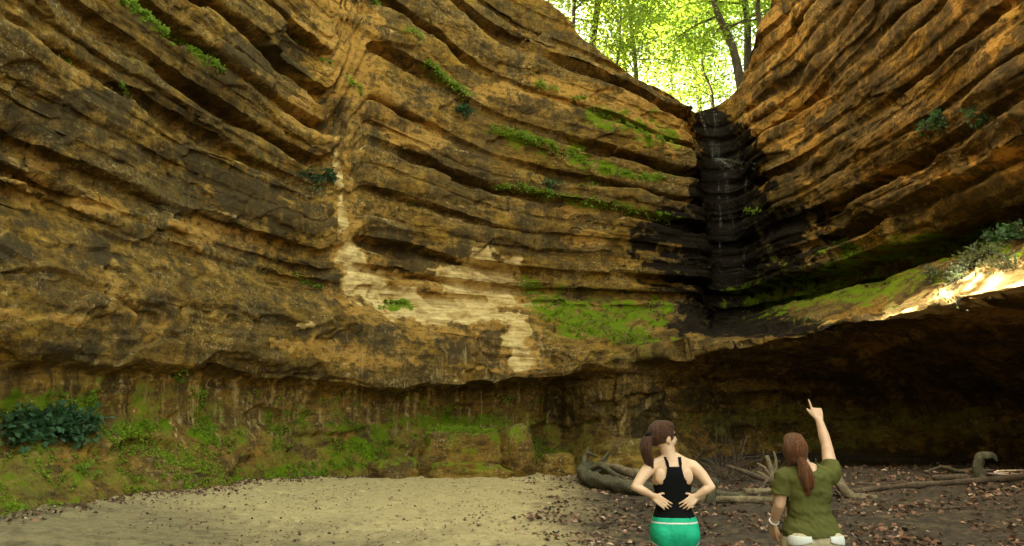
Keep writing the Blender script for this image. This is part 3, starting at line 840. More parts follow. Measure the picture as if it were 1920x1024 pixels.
# ------------------------------------------------------------------ trees on the rim
def make_tree(seed, height, lean, crown_lo, crown_r, n_clump, per, leaf, trunk_r, limbs=9, clump_r=0.55):
    """meshes for one tree with its base at the origin: trunk (with limbs) and leaf crown"""
    rnd = np.random.default_rng(seed)
    top = np.array([lean[0], lean[1], height])
    tp = []
    for k in range(7):
        f = k / 6
        tp.append(top * f + np.array([rnd.normal() * 0.12, rnd.normal() * 0.12, 0]) * (k > 0) + np.array([0, 0, -0.8 if k == 0 else 0]))
    specs = [(tp, np.array([1.25, 1.0, 0.85, 0.7, 0.52, 0.34, 0.10]) * trunk_r)]
    tips = []
    for k in range(limbs):
        f = crown_lo + (1 - crown_lo) * (k + 0.3) / limbs
        p = crom(np.array(tp), np.array([f * 6]))[0]
        az = k * 2.4 + rnd.uniform(-0.4, 0.4)
        ln = crown_r * rnd.uniform(0.65, 1.05) * (1.0 - 0.45 * max(0, (f - crown_lo) / (1 - crown_lo)))
        e = p + np.array([math.cos(az) * ln, math.sin(az) * ln, ln * rnd.uniform(-0.05, 0.5)])
        mid = (p + e) / 2 + np.array([0, 0, ln * 0.12]) + rnd.normal(size=3) * 0.15
        r0 = trunk_r * (0.42 - 0.25 * f)
        specs.append(([p, mid, e], [r0, r0 * 0.6, 0.012]))
        for j in range(5):
            g = rnd.uniform(0.35, 1.0)
            b = crom(np.array([p, mid, e]), np.array([g * 2]))[0]
            t = b + rnd.normal(size=3) * np.array([0.32, 0.32, 0.2]) * ln
            specs.append(([b, (b + t) / 2 + rnd.normal(size=3) * 0.06, t], [0.02, 0.014, 0.006]))
            tips += [t, (b * 0.4 + t * 0.6)]
    tm = tubes_mesh('trunk', specs, seg=7, wob=0.12, sub=3, seed=seed)
    tips = np.array(tips)
    cs = tips[rnd.integers(0, len(tips), n_clump)] + rnd.normal(size=(n_clump, 3)) * np.array([0.4, 0.4, 0.28])
    ctr = np.repeat(cs, per, axis=0) + rnd.normal(size=(n_clump * per, 3)) * np.array([clump_r, clump_r, clump_r * 0.38])
    v, f = leaf_quads(ctr, leaf, rnd, 0.35)
    return tm, np_mesh('crown', v, f, smooth=False)

def place_tree(meshes, loc, rz, label, group, scale=1.0, name='broadleaf_tree'):
    root = empty(name, loc, rz)
    root.scale = (scale,) * 3
    tag(root, label, 'tree', group)
    a = bpy.data.objects.new('trunk', meshes[0]); a.parent = root; col.objects.link(a)
    b = bpy.data.objects.new('crown', meshes[1]); b.parent = root; col.objects.link(b)
    return root

def hill_z(x, y):
    Hh = np.concatenate([np.stack(hill)[:, ::4].reshape(-1, 3), V[-40:, ::4].reshape(-1, 3)])
    d = (Hh[:, 0] - x) ** 2 + (Hh[:, 1] - y) ** 2
    k = np.argsort(d)[:4]
    w = 1 / (d[k] + 0.02)
    return float((Hh[k, 2] * w).sum() / w.sum())

kinds = []
for sd, (h, ln, lo, cr, nc_, per, lf, tr, lb) in enumerate([
        (11.0, (-2.2, 0.4), 0.22, 3.6, 230, 28, 0.19, 0.17, 12),
        (9.0, (0.6, -0.3), 0.12, 3.2, 240, 28, 0.17, 0.11, 12),
        (7.0, (-0.4, 0.3), 0.05, 2.8, 230, 26, 0.16, 0.07, 12),
        (13.0, (0.5, 0.5), 0.30, 4.2, 250, 28, 0.20, 0.20, 13)]):
    t = make_tree(100 + sd, h, ln, lo, cr, nc_, per, lf, tr, lb)
    t[0].materials.append(M_BARK); t[1].materials.append(M_TREELEAF)
    kinds.append(t)
def at_depth(px, py, yd):
    v = ray(px, py)
    return np.array([0, 0, CAM_H]) + v * (yd / v[1])
TREES = [  # kind, base pixel column, distance, turn, scale, label
    (0, 1392, 28.6, 0.0, 1.0, 'leaning tree at the head of the notch, thick trunk tilted to the left'),
    (3, 1400, 30.5, 0.6, 0.9, 'straight tree behind the leaning trunk right of the notch'),
    (1, 1437, 27.0, 2.0, 0.9, 'dark-trunked tree at the right rim, cut off by the top of the picture'),
    (2, 1330, 33.0, 1.0, 1.0, 'low leafy sapling in the bottom of the notch, right of the bright gap'),
    (2, 1255, 36.0, 2.6, 1.0, 'low leafy sapling in the bottom of the notch, below the bright gap'),
    (1, 1195, 31.0, 4.0, 0.95, 'slim tree on the left rim close above the notch'),
    (2, 1160, 28.8, 5.0, 0.85, 'bushy young tree overhanging the left rim halfway up'),
    (0, 1110, 30.5, 2.2, 0.95, 'tall tree on the left rim, second from the left edge of the gap'),
    (1, 1075, 28.2, 1.2, 0.9, 'leftmost tree of the gap, standing on the high left rim'),
    (3, 1300, 42.0, 0.0, 1.0, 'far tree in the middle of the gap, farthest back'),
    (3, 1180, 41.0, 3.0, 1.0, 'far tree in the left half of the gap, behind the rim trees'),
    (3, 1440, 40.0, 5.0, 1.0, 'far tree in the right half of the gap, behind the leaning trunk'),
]
for (kd, px, yd, rz, sc, lab) in TREES:
    p = at_depth(px, 150, yd)
    place_tree(kinds[kd], (p[0], p[1], hill_z(p[0], p[1])), rz, lab, 'trees seen through the notch', sc)
# unseen oaks and bushes added along the rims to shade the canyon
shade = make_tree(55, 20.5, (0.5, 0.3), 0.31, 4.6, 270, 22, 0.52, 0.30, 17, 0.8)
shade[0].materials.append(M_BARK); shade[1].materials.append(M_TREELEAF)
bush = make_tree(56, 3.6, (0.2, 0.1), 0.05, 2.3, 120, 16, 0.30, 0.05, 9, 0.5)
bush[0].materials.append(M_BARK); bush[1].materials.append(M_TREELEAF)
high = make_tree(57, 21.0, (0.4, -0.3), 0.57, 4.4, 250, 22, 0.52, 0.30, 15, 0.6)
high[0].materials.append(M_BARK); high[1].materials.append(M_TREELEAF)
rr = np.random.default_rng(3)
GAP = (14.6, 20.2)                                           # lower trunks left bare to let the sun in under these added crowns
for k, yy in enumerate(np.arange(-14, 29, 3.4)):
    for rowi in range(2):
        xx = np.interp(yy, [-14, 0, 12, 20, 29], [-14.5, -13.5, -12.5, -11, -6]) - rowi * 4.2 + rr.uniform(-0.5, 0.5)
        y2 = yy + rr.uniform(-0.5, 0.5) + rowi * 1.7
        gap = 11.4 < y2 < 21.2
        place_tree(high if gap else shade, (xx, y2, hill_z(xx, y2)), rr.uniform(0, 6), 'unseen tall oak added on the left rim to shade the canyon', 'added shade oaks on the left rim', rr.uniform(0.97, 1.08) if not gap else 1.05, 'added_shade_oak')
    xx = np.interp(yy, [-14, 0, 12, 20, 29], [-13, -12.0, -11.2, -9.5, -5])
    place_tree(bush, (xx, yy, hill_z(xx, yy)), rr.uniform(0, 6), 'unseen thick bush added on the left rim to block the low sun', 'added shade bushes on the left rim', rr.uniform(0.9, 1.1) * (0.8 if GAP[0] - 2 < yy < GAP[1] + 2 else 1.0), 'added_shade_bush')
for k, (xx, yy, lab) in enumerate([(13.2, 12.5, 'unseen oak added over the right rim to shade the wall, nearest the camera'), (13.0, 16.6, 'unseen oak added over the right rim to shade the wall, second from the camera'),
                                   (12.8, 20.6, 'unseen oak added over the right rim to shade the wall, third from the camera'), (13.2, 24.4, 'unseen oak added over the right rim to shade the wall, farthest from the camera')]):
    place_tree(shade, (xx, yy, hill_z(xx, yy)), 1.3 * k, lab, 'added shade oaks on the right rim', 0.92, 'added_shade_oak')  # unseen oaks added above the view to darken the right wall

# ------------------------------------------------------------------ floor points from the photograph
def gp(px, py, lift=0.0):
    v = ray(px, py)
    t = (0.1 - CAM_H) / v[2]
    for _ in range(12):
        p = np.array([0, 0, CAM_H]) + v * t
        t = (float(floor_z(p[0], p[1])) + lift - CAM_H) / v[2]
    return np.array([0, 0, CAM_H]) + v * t

# ------------------------------------------------------------------ plants on the rock
def plant(name, cat, label, spots, mat, tuft=0.16, nleaf=22, leaf=0.085, droop=0.25, up=0.6, seed=0, group=None, flat=0.6, stems=False):
    """leaf tufts rooted at wall or floor points: one plant or one strip of plants"""
    rnd = np.random.default_rng(seed + 1000)
    cs, ds, tw = [], [], []
    base = None
    for (p, n) in spots:
        base = p if base is None else base
        n = np.asarray(n) * 1.0; n[2] = max(n[2], 0) + up; n /= np.linalg.norm(n)
        k = max(3, int(nleaf * rnd.uniform(0.6, 1.4)))
        d = rnd.normal(size=(k, 3)) * 0.75 + n
        d /= np.linalg.norm(d, axis=1, keepdims=True)
        rr_ = tuft * rnd.uniform(0.25, 1.15, k) * rnd.uniform(0.7, 1.2)
        c = p + d * rr_[:, None]
        c[:, 2] -= droop * rr_ * rnd.uniform(0, 1, k)
        dd = d + rnd.normal(size=(k, 3)) * 0.35; dd[:, 2] -= droop * 1.2
        cs.append(c); ds.append(dd)
        if stems:
            for j in range(0, k, 3):
                tw.append(([p - n * 0.05, p + (c[j] - p) * 0.55 + n * 0.02, c[j]], [0.008, 0.005, 0.003]))
    v, f = leaf_quads(np.concatenate(cs), leaf, rnd, flat, np.concatenate(ds))
    base = np.asarray(base)
    if stems and tw:
        root = tag(empty(name, base), label, cat, group)
        link_mesh('foliage', np_mesh('foliage', v - base, f, smooth=False), mat, root)
        tag(link_mesh('stem', tubes_mesh('stem', [(np.array(a) - base, r) for a, r in tw], seg=4, sub=2), M_BARK, root), kind='stuff')
        return root
    o = link_mesh(name, np_mesh(name, v - base, f, smooth=False), mat)
    o.location = base
    return tag(o, label, cat, group, 'stuff')

def line_spots(pts, step=9, jit=4, seed=0):
    r_ = random.Random(seed)
    out = []
    for a, b in zip(pts[:-1], pts[1:]):
        L = max(1, int(math.hypot(b[0] - a[0], b[1] - a[1]) / step))
        for s_ in range(L):
            f = s_ / L
            out.append(surf_at(a[0] + (b[0] - a[0]) * f + r_.uniform(-jit, jit), a[1] + (b[1] - a[1]) * f + r_.uniform(-jit, jit)))
    return out
def blob_spots(cx, cy, rx, ry, n, seed=0):
    r_ = random.Random(seed)
    out = []
    for _ in range(n):
        a, r = r_.uniform(0, 6.283), math.sqrt(r_.random())
        out.append(surf_at(cx + rx * r * math.cos(a), cy + ry * r * math.sin(a)))
    return out

G1 = 'ferns rooted in the cracks of the cliff'
strips = [
    ([(232, 2), (300, 50), (360, 95), (418, 132)], 0.13, 'strip of small green ferns along the diagonal crack at the upper left', 1),
    ([(800, 115), (840, 150), (882, 188)], 0.15, 'green ferns hanging in the crack above the dark little shrub', 2),
    ([(925, 240), (1000, 262), (1060, 285), (1112, 316)], 0.17, 'long green fern strip on the upper of two ledges, left half', 3),
    ([(1128, 318), (1190, 330), (1248, 335)], 0.16, 'right end of the fern strip on the upper ledge, near the fall', 4),
    ([(930, 348), (1000, 358), (1080, 375), (1150, 385), (1258, 412)], 0.15, 'long thin fern strip on the lower of two ledges', 5),
    ([(1005, 158), (1050, 172)], 0.16, 'faint tuft of ferns high on the back wall under the left rim', 6),
    ([(1110, 208), (1160, 226), (1220, 255), (1262, 276)], 0.15, 'dull green fern strip descending towards the fall below the orange rock', 7),
    ([(1078, 182), (1106, 190)], 0.12, 'little dark ferns just left of the dull fern strip', 8),
    ([(648, 148), (668, 160), (678, 184)], 0.14, 'green ferns beside the rounded end of the grey bed', 9),
    ([(606, 116), (626, 124)], 0.10, 'tiny ferns in the crack left of the rounded grey bed', 10),
    ([(560, 68), (586, 84)], 0.10, 'tiny ferns high in the crack between two grey beds', 11),
    ([(762, 58), (796, 72)], 0.16, 'ferns near the top edge of the picture, above the long crack', 12),
    ([(700, 4), (716, 14)], 0.16, 'ferns cut by the top edge of the picture', 13),
    ([(110, 110), (132, 116)], 0.09, 'single small fern on the crack at far upper left', 14),
    ([(222, 164), (250, 180)], 0.09, 'small ferns in the long dark crack on the left', 15),
    ([(555, 522), (585, 532), (612, 545)], 0.10, 'thin fern strip under the grey laminated bed, left of the pale rock', 16),
    ([(1090, 340), (1140, 350)], 0.09, 'sparse ferns between the two fern ledges', 17),
    ([(725, 566), (770, 572)], 0.10, 'yellow-green weeds at the foot of the pale rock', 18),
    ([(1400, 392), (1440, 398)], 0.10, 'faint green tuft right of the dark wet column', 19),
]
for pts, tf, lab, sd in strips:
    plant('fern_strip', 'fern', lab, line_spots(pts, 8, 4, sd), M_FERN, tf * 1.15, 40, 0.085, 0.35, 0.5, sd, G1)
G2 = 'shrubs and leafy clumps on the cliff'
plant('cliff_shrub', 'shrub', 'little dark green shrub on the ledge below the hanging ferns', blob_spots(868, 210, 24, 8, 9, 21), M_SHRUB, 0.22, 30, 0.10, 0.2, 0.6, 21, G2, stems=True)
plant('cliff_shrub', 'shrub', 'blue-green feathery shrub at the rill left of the pale rock', blob_spots(592, 336, 34, 12, 14, 22), M_SHRUB, 0.30, 34, 0.10, 0.45, 0.6, 22, G2, stems=True)
plant('cliff_shrub', 'shrub', 'small upright plant growing out of the lower fern ledge', blob_spots(1030, 352, 12, 6, 4, 23), M_SHRUB, 0.30, 30, 0.11, 0.1, 1.0, 23, G2, stems=True)
plant('cliff_shrub', 'shrub', 'tiny green plant alone on the layered wall above the pale rock', blob_spots(766, 382, 10, 4, 3, 24), M_FERN, 0.12, 20, 0.08, 0.2, 0.6, 24, G2, stems=True)
plant('cliff_shrub', 'shrub', 'dusty blue-green clump in the middle of the right wall', blob_spots(1752, 228, 26, 18, 12, 25), M_SHRUB, 0.22, 22, 0.10, 0.3, 0.6, 25, G2, stems=True)
plant('cliff_shrub', 'shrub', 'small blue-green clump right of the dusty one on the right wall', blob_spots(1832, 222, 26, 10, 8, 26), M_SHRUB, 0.20, 20, 0.10, 0.3, 0.6, 26, G2, stems=True)
plant('cliff_shrub', 'shrub', 'grey-green clump at the back of the right ledge, in the shade', blob_spots(1728, 472, 22, 8, 7, 27), M_GREY, 0.20, 22, 0.09, 0.3, 0.6, 27, G2, stems=True)
plant('cliff_shrub', 'shrub', 'broad-leaved bush on the right ledge at the picture edge, upper one', blob_spots(1885, 440, 44, 12, 16, 28), M_SHRUB, 0.30, 30, 0.12, 0.3, 0.6, 28, G2, stems=True)
plant('ledge_bush', 'shrub', 'sunlit twiggy bush on the right ledge at the picture edge', blob_spots(1860, 492, 55, 24, 26, 29), M_GREY, 0.34, 26, 0.085, 0.2, 0.7, 29, G2, stems=True)
plant('ledge_bush', 'shrub', 'sunlit low bush on the lip of the right ledge, left of the twiggy one', blob_spots(1772, 522, 36, 14, 16, 30), M_GREY, 0.28, 26, 0.085, 0.2, 0.7, 30, G2, stems=True)
plant('ledge_bush', 'shrub', 'small sunlit weeds hanging over the edge of the right ledge', blob_spots(1790, 560, 40, 8, 9, 31), M_GREY, 0.18, 20, 0.07, 0.4, 0.5, 31, G2, stems=True)
G3 = 'green growth along the foot of the left wall'
plant('big_leaf_shrub', 'shrub', 'large dark blue-green shrub against the wall at far left', blob_spots(85, 800, 85, 28, 60, 40), M_SHRUB, 0.30, 26, 0.14, 0.35, 0.5, 40, G3, stems=True)
low = [(60, 965, 60, 24, 16, 'light green leafy plants at the bottom left corner'), (165, 880, 28, 12, 10, 'small bright plant below the large dark shrub'),
       (150, 745, 40, 16, 10, 'yellow-green growth above the large dark shrub'), (250, 800, 40, 14, 12, 'green tuft on the bank right of the large dark shrub'),
       (382, 800, 22, 20, 12, 'bright green hanging tuft on the left wall'), (340, 705, 10, 14, 4, 'single fern hanging from the overhang on the left'),
       (520, 805, 24, 8, 7, 'small fern pair on the streaked wall'), (175, 975, 30, 12, 8, 'pale weeds in the sand right of the bottom left plants'),
       (650, 800, 30, 8, 8, 'low green weeds on the wall left of the moss cushion'), (300, 965, 40, 8, 10, 'thin yellow-green grass at the edge of the sand'),
       (440, 938, 50, 10, 16, 'yellow-green weeds where bank meets sand'), (570, 885, 40, 16, 18, 'bright green weeds on the bank beside the sand, middle clump'),
       (655, 874, 45, 9, 14, 'bright green weeds on the bank beside the sand, right clump')]
for k, (cx_, cy_, rx_, ry_, n_, lab) in enumerate(low):
    plant('bank_weed', 'weeds', lab, blob_spots(cx_, cy_, rx_, ry_, n_, 60 + k), M_FERN if k % 3 else M_MOSS, 0.13, 20, 0.065, 0.3, 0.6, 60 + k, G3)
# small leafy growth all over the damp bank
bm_ = (z > 0.05) & (z < 2.3) & (Q2 > 3.2) & (Q2 < 8.1) & VIS
cand = np.argwhere(bm_)
rb = np.random.default_rng(77)
cand = cand[rb.integers(0, len(cand), 9000)]
pc = V[cand[:, 0], cand[:, 1]]; ncd = NF[cand[:, 0], cand[:, 1]]
dn = fbm(pc[:, 0] * 0.9, pc[:, 1] * 0.9, pc[:, 2] * 1.4 + 2, 3) - 0.22 * (pc[:, 2] - 0.9) + rb.uniform(-0.3, 0.3, len(pc))
kp = dn > 0.22
plant('bank_greenery', 'weeds', 'patchy low green growth covering the damp foot of the left wall', list(zip(pc[kp], ncd[kp])), M_MOSS, 0.075, 9, 0.05, 0.4, 0.5, 78, G3)
# moss that stands up from the rock
for k, (lst, n_, lab) in enumerate([
        ([(1000, 545, 20, 16), (1045, 585, 34, 24)], 90, 'bright moss slope beside the pale rock, upper patch'),
        ([(1110, 618, 50, 18), (1190, 634, 50, 14)], 120, 'bright moss slope on the ledge, lower patch'),
        ([(1215, 590, 32, 24), (1150, 588, 30, 16)], 60, 'dark green moss and ferns left of the dark wet column')]):
    sp = []
    for q_, (a_, b_, c_, d_) in enumerate(lst):
        sp += blob_spots(a_, b_, c_, d_, n_ // len(lst), 90 + k * 5 + q_)
    plant('moss_patch', 'moss', lab, sp, M_MOSS if k != 2 else M_FERN, 0.07, 24, 0.040, 0.2, 0.6, 90 + k, 'moss cushions on the rock')

# ------------------------------------------------------------------ boulders
def boulder(name, loc, size, seed, label, moss_top=0.6, rz=0.0, box=0.22):
    n, m = 56, 36
    th, ph = np.meshgrid(np.linspace(0, 2 * math.pi, n, endpoint=False), np.linspace(-math.pi / 2, math.pi / 2, m))
    d = np.stack([np.cos(ph) * np.cos(th), np.cos(ph) * np.sin(th), np.sin(ph)], -1)
    s_ = seed * 11.3
    rb_ = np.random.default_rng(seed + 300)
    pn = rb_.normal(size=(16, 3)); pn /= np.linalg.norm(pn, axis=1, keepdims=True)
    pn = np.vstack([pn, [(0, 0.05, 1), (0.1, -1, 0.15), (0.95, -0.2, 0.2), (-0.95, -0.2, 0.2)]])
    ph_ = np.concatenate([rb_.uniform(0.85, 1.1, 16), [0.9, 0.9, 0.9, 0.9]])
    cosv = np.clip(d @ pn.T, 0.05, None)                      # flat broken faces: the nearest cutting plane wins
    rc = ph_ / cosv
    r = -np.log(np.exp(-14 * rc).sum(-1)) / 14
    r = r + 0.10 * fbm(d[..., 0] * 1.5 + s_, d[..., 1] * 1.5, d[..., 2] * 2.5, 3) + 0.03 * fbm(d[..., 0] * 6 + s_, d[..., 1] * 6, d[..., 2] * 10, 2)
    vv = d * r[..., None] * np.array(size)
    i = np.arange(n * m).reshape(m, n); i2 = np.roll(i, -1, axis=1)
    f = np.stack([i[:-1], i2[:-1], i2[1:], i[1:]], -1).reshape(-1, 4)
    ms = np.clip(moss_top * sstep(-0.1, 0.6, d[..., 2] + 0.6 * fbm(d[..., 0] * 2 + s_, d[..., 1] * 2, d[..., 2] * 2, 2)), 0, 1)
    z0 = np.zeros_like(ms); o1 = np.ones_like(ms)
    cov = np.stack([z0 + 0.25 * (ms < 0.2), ms, z0 + 0.25, o1], -1).reshape(-1, 4)
    stn = np.stack([0.5 * (ms < 0.1), z0, z0 + 0.6, z0], -1).reshape(-1, 4)
    o = link_mesh(name, np_mesh(name, vv.reshape(-1, 3), f, True, {'cover': cov, 'stain': stn}), M_ROCK)
    o.location = loc; o.rotation_euler = (0, 0, rz)
    return tag(o, label, 'boulder', 'mossy boulders at the foot of the wall')
boulder('boulder', (0.12, 20.6, 0.70), (0.52, 0.5, 0.78), 1, 'tall mossy boulder standing at the right end of the block', 0.7, 0.4)
block = boulder('boulder', (-1.35, 20.75, 0.52), (1.35, 0.62, 0.80), 2, 'long mossy block of rock beside the sand', 0.8, 0.05)
boulder('boulder', (-1.15, 20.05, 0.12), (1.3, 0.4, 0.36), 6, 'low flat slab lying in front of the long mossy block', 0.75, -0.05)
boulder('boulder', (-3.1, 20.0, 0.22), (0.75, 0.45, 0.36), 3, 'small mossy block left of the long one', 0.8, 0.5)
bpy.context.view_layer.update()
bvs = np.array([block.matrix_world @ v_.co for v_ in block.data.vertices])
top_ = bvs[bvs[:, 2] > 1.12]
rt_ = np.random.default_rng(44)
plant('moss_patch', 'moss', 'thick bright moss cushion on top of the long mossy block', [(p_, np.array([0, -0.3, 1.0])) for p_ in top_[rt_.integers(0, len(top_), 170)] + rt_.normal(size=(170, 3)) * 0.03],
      M_MOSS, 0.12, 30, 0.055, 0.3, 0.6, 97, 'moss cushions on the rock')
boulder('boulder', (1.35, 21.3, 0.25), (0.55, 0.45, 0.42), 4, 'low rounded rock right of the tall mossy boulder', 0.35, 0.2)
boulder('boulder', (3.6, 21.0, 0.5), (1.5, 0.8, 0.62), 5, 'smooth greenish rock mass behind the curved log', 0.35, 0.0)

# ------------------------------------------------------------------ driftwood
def wood(name, label, cat, specs, mat, group='driftwood on the canyon floor', **kw):
    base = np.array(specs[0][0][0], float)
    args = dict(seg=12, wob=0.35, sub=6); args.update(kw)
    o = link_mesh(name, tubes_mesh(name, [(np.array(p, float) - base, r) for p, r in specs], **args), mat)
    o.location = base
    return tag(o, label, cat, group)
def gl(lst):
    return [gp(px, py, 0) + np.array([0, 0, lf]) for px, py, lf in lst]
big = gl([(1108, 896, 0.36), (1094, 902, 0.26), (1102, 910, 0.18), (1135, 918, 0.14), (1180, 926, 0.12), (1240, 932, 0.11), (1310, 937, 0.10), (1400, 941, 0.08)])
wood('fallen_log', 'thick curved grey-green log on the floor behind the woman in black', 'log',
     [(big, [0.09, 0.15, 0.18, 0.17, 0.15, 0.13, 0.10, 0.07]), (gl([(1096, 905, 0.25), (1125, 908, 0.42), (1150, 912, 0.30), (1190, 920, 0.12)]), [0.06, 0.07, 0.05, 0.03]), (gl([(1094, 903, 0.3), (1100, 898, 0.62), (1122, 900, 0.55)]), [0.06, 0.05, 0.02])], M_LOG, sub=8, seg=14, wob=0.42)
r0 = gp(1108, 897)
wood('root_tangle', 'upturned pale root stub at the bend of the curved log', 'root',
     [([r0 + (0, 0.3, 0.1), r0 + (-0.10, 0.4, 0.45), r0 + (0.0, 0.45, 0.75)], [0.09, 0.06, 0.025]),
      ([r0 + (0.1, 0.2, 0.2), r0 + (0.35, 0.2, 0.45), r0 + (0.5, 0.25, 0.62)], [0.09, 0.06, 0.03]),
      ([r0 + (0.1, 0.15, 0.15), r0 + (0.45, 0.05, 0.28), r0 + (0.7, 0.0, 0.30)], [0.08, 0.06, 0.03]),
      ([r0 + (0.0, 0.15, 0.2), r0 + (0.2, -0.1, 0.35), r0 + (0.3, -0.2, 0.5)], [0.07, 0.05, 0.02])], M_LOG)
wood('driftwood_pole', 'pale bent pole lying behind the curved log, left of the woman in black', 'log',
     [(gl([(1125, 905, 0.42), (1160, 908, 0.36), (1190, 911, 0.28), (1260, 911, 0.26)]), [0.06, 0.09, 0.10, 0.07])], M_LOGPALE)
wood('driftwood_pole', 'long straight pole on the floor between the two women', 'log',
     [(gl([(1300, 942, 0.06), (1380, 943, 0.06), (1462, 944, 0.06)]), [0.065, 0.06, 0.055])], M_LOGPALE)
wood('driftwood_pole', 'short thick stick resting on the long pole between the women', 'log',
     [(gl([(1398, 939, 0.16), (1452, 938, 0.16)]), [0.055, 0.05])], M_LOGPALE)
s0 = gp(1331, 944)
wood('wood_stump', 'short tilted wooden post right of the woman in black', 'stump',
     [([s0 + (0, 0, -0.1), s0 + (0.04, 0, 0.2), s0 + (0.12, 0.02, 0.42)], [0.095, 0.085, 0.07])], M_LOG)
s1 = gp(1450, 928)
wood('root_stump', 'pale jagged root stump left of the woman in green', 'stump',
     [([s1 + (0.05, 0, -0.1), s1 + (0.02, 0, 0.3), s1 + (-0.08, 0, 0.72)], [0.10, 0.075, 0.03]),
      ([s1 + (0.0, 0, 0.25), s1 + (-0.14, -0.02, 0.48), s1 + (-0.26, 0, 0.58)], [0.05, 0.03, 0.01]),
      ([s1 + (0.0, 0, 0.2), s1 + (-0.16, 0.02, 0.36), s1 + (-0.30, 0.02, 0.42)], [0.06, 0.04, 0.012]),
      ([s1 + (0.02, 0, 0.35), s1 + (0.09, 0, 0.6), s1 + (0.06, 0, 0.80)], [0.05, 0.035, 0.012])], M_LOGPALE, wob=0.5)
wood('fallen_branch', 'reddish branch slanting down between the women', 'branch',
     [(gl([(1368, 930, 0.55), (1400, 932, 0.45), (1448, 934, 0.30)]), [0.03, 0.045, 0.05]),
      (gl([(1440, 936, 0.34), (1428, 938, 0.16), (1420, 940, 0.02)]), [0.03, 0.025, 0.02])], M_LOGDARK)
tw = []
t0 = gp(1375, 905); rt = np.random.default_rng(9)
for k in range(70):
    a = t0 + rt.normal(size=3) * (0.35, 0.3, 0.08) + (0, 0, 0.12)
    d = rt.normal(size=3) * (0.55, 0.4, 0.3) + (0, 0, 0.5)
    tw.append(([a, a + d * 0.5 + rt.normal(size=3) * 0.08, a + d + rt.normal(size=3) * 0.15], [0.010, 0.008, 0.004]))
wood('dry_brush', 'tangle of thin dry twigs behind the women', 'brush', tw, M_LOGDARK, seg=4, sub=3, wob=0.0)
wood('fallen_branch', 'pale bent branch on the floor just right of the woman in green', 'branch',
     [(gl([(1568, 930, 0.42), (1578, 934, 0.22), (1600, 940, 0.08), (1645, 941, 0.06)]), [0.085, 0.095, 0.075, 0.05])], M_LOGPALE)
wood('driftwood_pole', 'very long thin pole lying across the leaves at the right', 'log',
     [(gl([(1590, 926, 0.04), (1700, 916, 0.05), (1810, 909, 0.06), (1925, 902, 0.08)]), [0.035, 0.05, 0.05, 0.06])], M_LOGDARK)
wood('driftwood_pole', 'thin wavy stick beyond the long pole at the right', 'log',
     [(gl([(1735, 889, 0.05), (1770, 886, 0.12), (1800, 888, 0.06), (1842, 886, 0.10)]), [0.02, 0.03, 0.035, 0.03])], M_LOGPALE)
wood('driftwood_pole', 'short pale pole with a broken white end at the right', 'log',
     [(gl([(1750, 902, 0.06), (1790, 902, 0.07), (1816, 903, 0.08)]), [0.05, 0.06, 0.065])], M_LOGDARK)
s2 = gp(1842, 904)
wood('root_stump', 'curled root stub standing by the long pole at far right', 'stump',
     [([s2 + (0, 0, -0.1), s2 + (-0.06, 0, 0.22), s2 + (0.02, 0, 0.46), s2 + (0.24, 0, 0.50), s2 + (0.34, 0, 0.40)], [0.12, 0.095, 0.085, 0.06, 0.02])], M_LOG, wob=0.45)
wood('driftwood_pole', 'thin pale stick at the right picture edge behind the curled root', 'log',
     [(gl([(1870, 889, 0.06), (1925, 890, 0.08)]), [0.02, 0.025])], M_LOGPALE)
r3 = np.random.default_rng(12)
for k, (px, py, ang, ln) in enumerate([(1500, 900, 0.1, 1.3), (1650, 905, -0.1, 1.0), (1700, 930, 0.4, 0.9), (1560, 958, -0.3, 0.5), (1790, 950, 0.2, 0.8), (1840, 935, -0.15, 1.1)]):
    c_ = gp(px, py, 0.03)
    d_ = np.array([math.cos(ang), math.sin(ang), 0.02]) * ln / 2
    wood('small_stick', ['thin stick behind the shoulder of the woman in green', 'thin stick just beyond the bent branch', 'short stick on the leaves below the long pole', 'short stick beside the hip of the woman in green',
                         'short slanting stick in the leaf litter at right', 'thin stick near the curled root, nearer the camera'][k], 'stick',
         [([c_ - d_, c_ + r3.normal(size=3) * 0.02, c_ + d_], [0.014, 0.018, 0.010])], M_LOGDARK, seg=5, sub=3)

# ------------------------------------------------------------------ leaf litter
def make_litter_mat():
    m, nt, out = new_mat('dead_leaf')
    nb = NB(nt)
    rnd = nb.node('ShaderNodeNewGeometry').outputs['Random Per Island']
    c = nb.ramp(rnd, [(0.0, (0.030, 0.014, 0.008)), (0.40, (0.090, 0.042, 0.022)), (0.70, (0.20, 0.095, 0.052)), (0.90, (0.36, 0.20, 0.125)), (1.0, (0.54, 0.40, 0.29))])
    principled(nb, out, c, 0.75)
    return m
M_LITTER = make_litter_mat()
def litter(name, n, fx, size, seed, lift=0.012):
    r_ = np.random.default_rng(seed)
    xy = fx(r_, n)
    zz = floor_z(xy[:, 0], xy[:, 1]) + 0.02 * noise3(xy[:, 0] * 5, xy[:, 1] * 5, 1.0) + 0.012 * noise3(xy[:, 0] * 11, xy[:, 1] * 11, 2.0)
    c = np.column_stack([xy, zz + lift + r_.uniform(0, 0.02, len(xy))])
    d = r_.normal(size=(len(xy), 3)); d[:, 2] *= 0.28
    v, f = leaf_quads(c, size * np.clip(np.exp(r_.normal(size=(len(c), 1)) * 0.4), 0.4, 1.6), r_, 0.75, d)
    return tag(link_mesh(name, np_mesh(name, v, f, smooth=False), M_LITTER), kind='stuff')
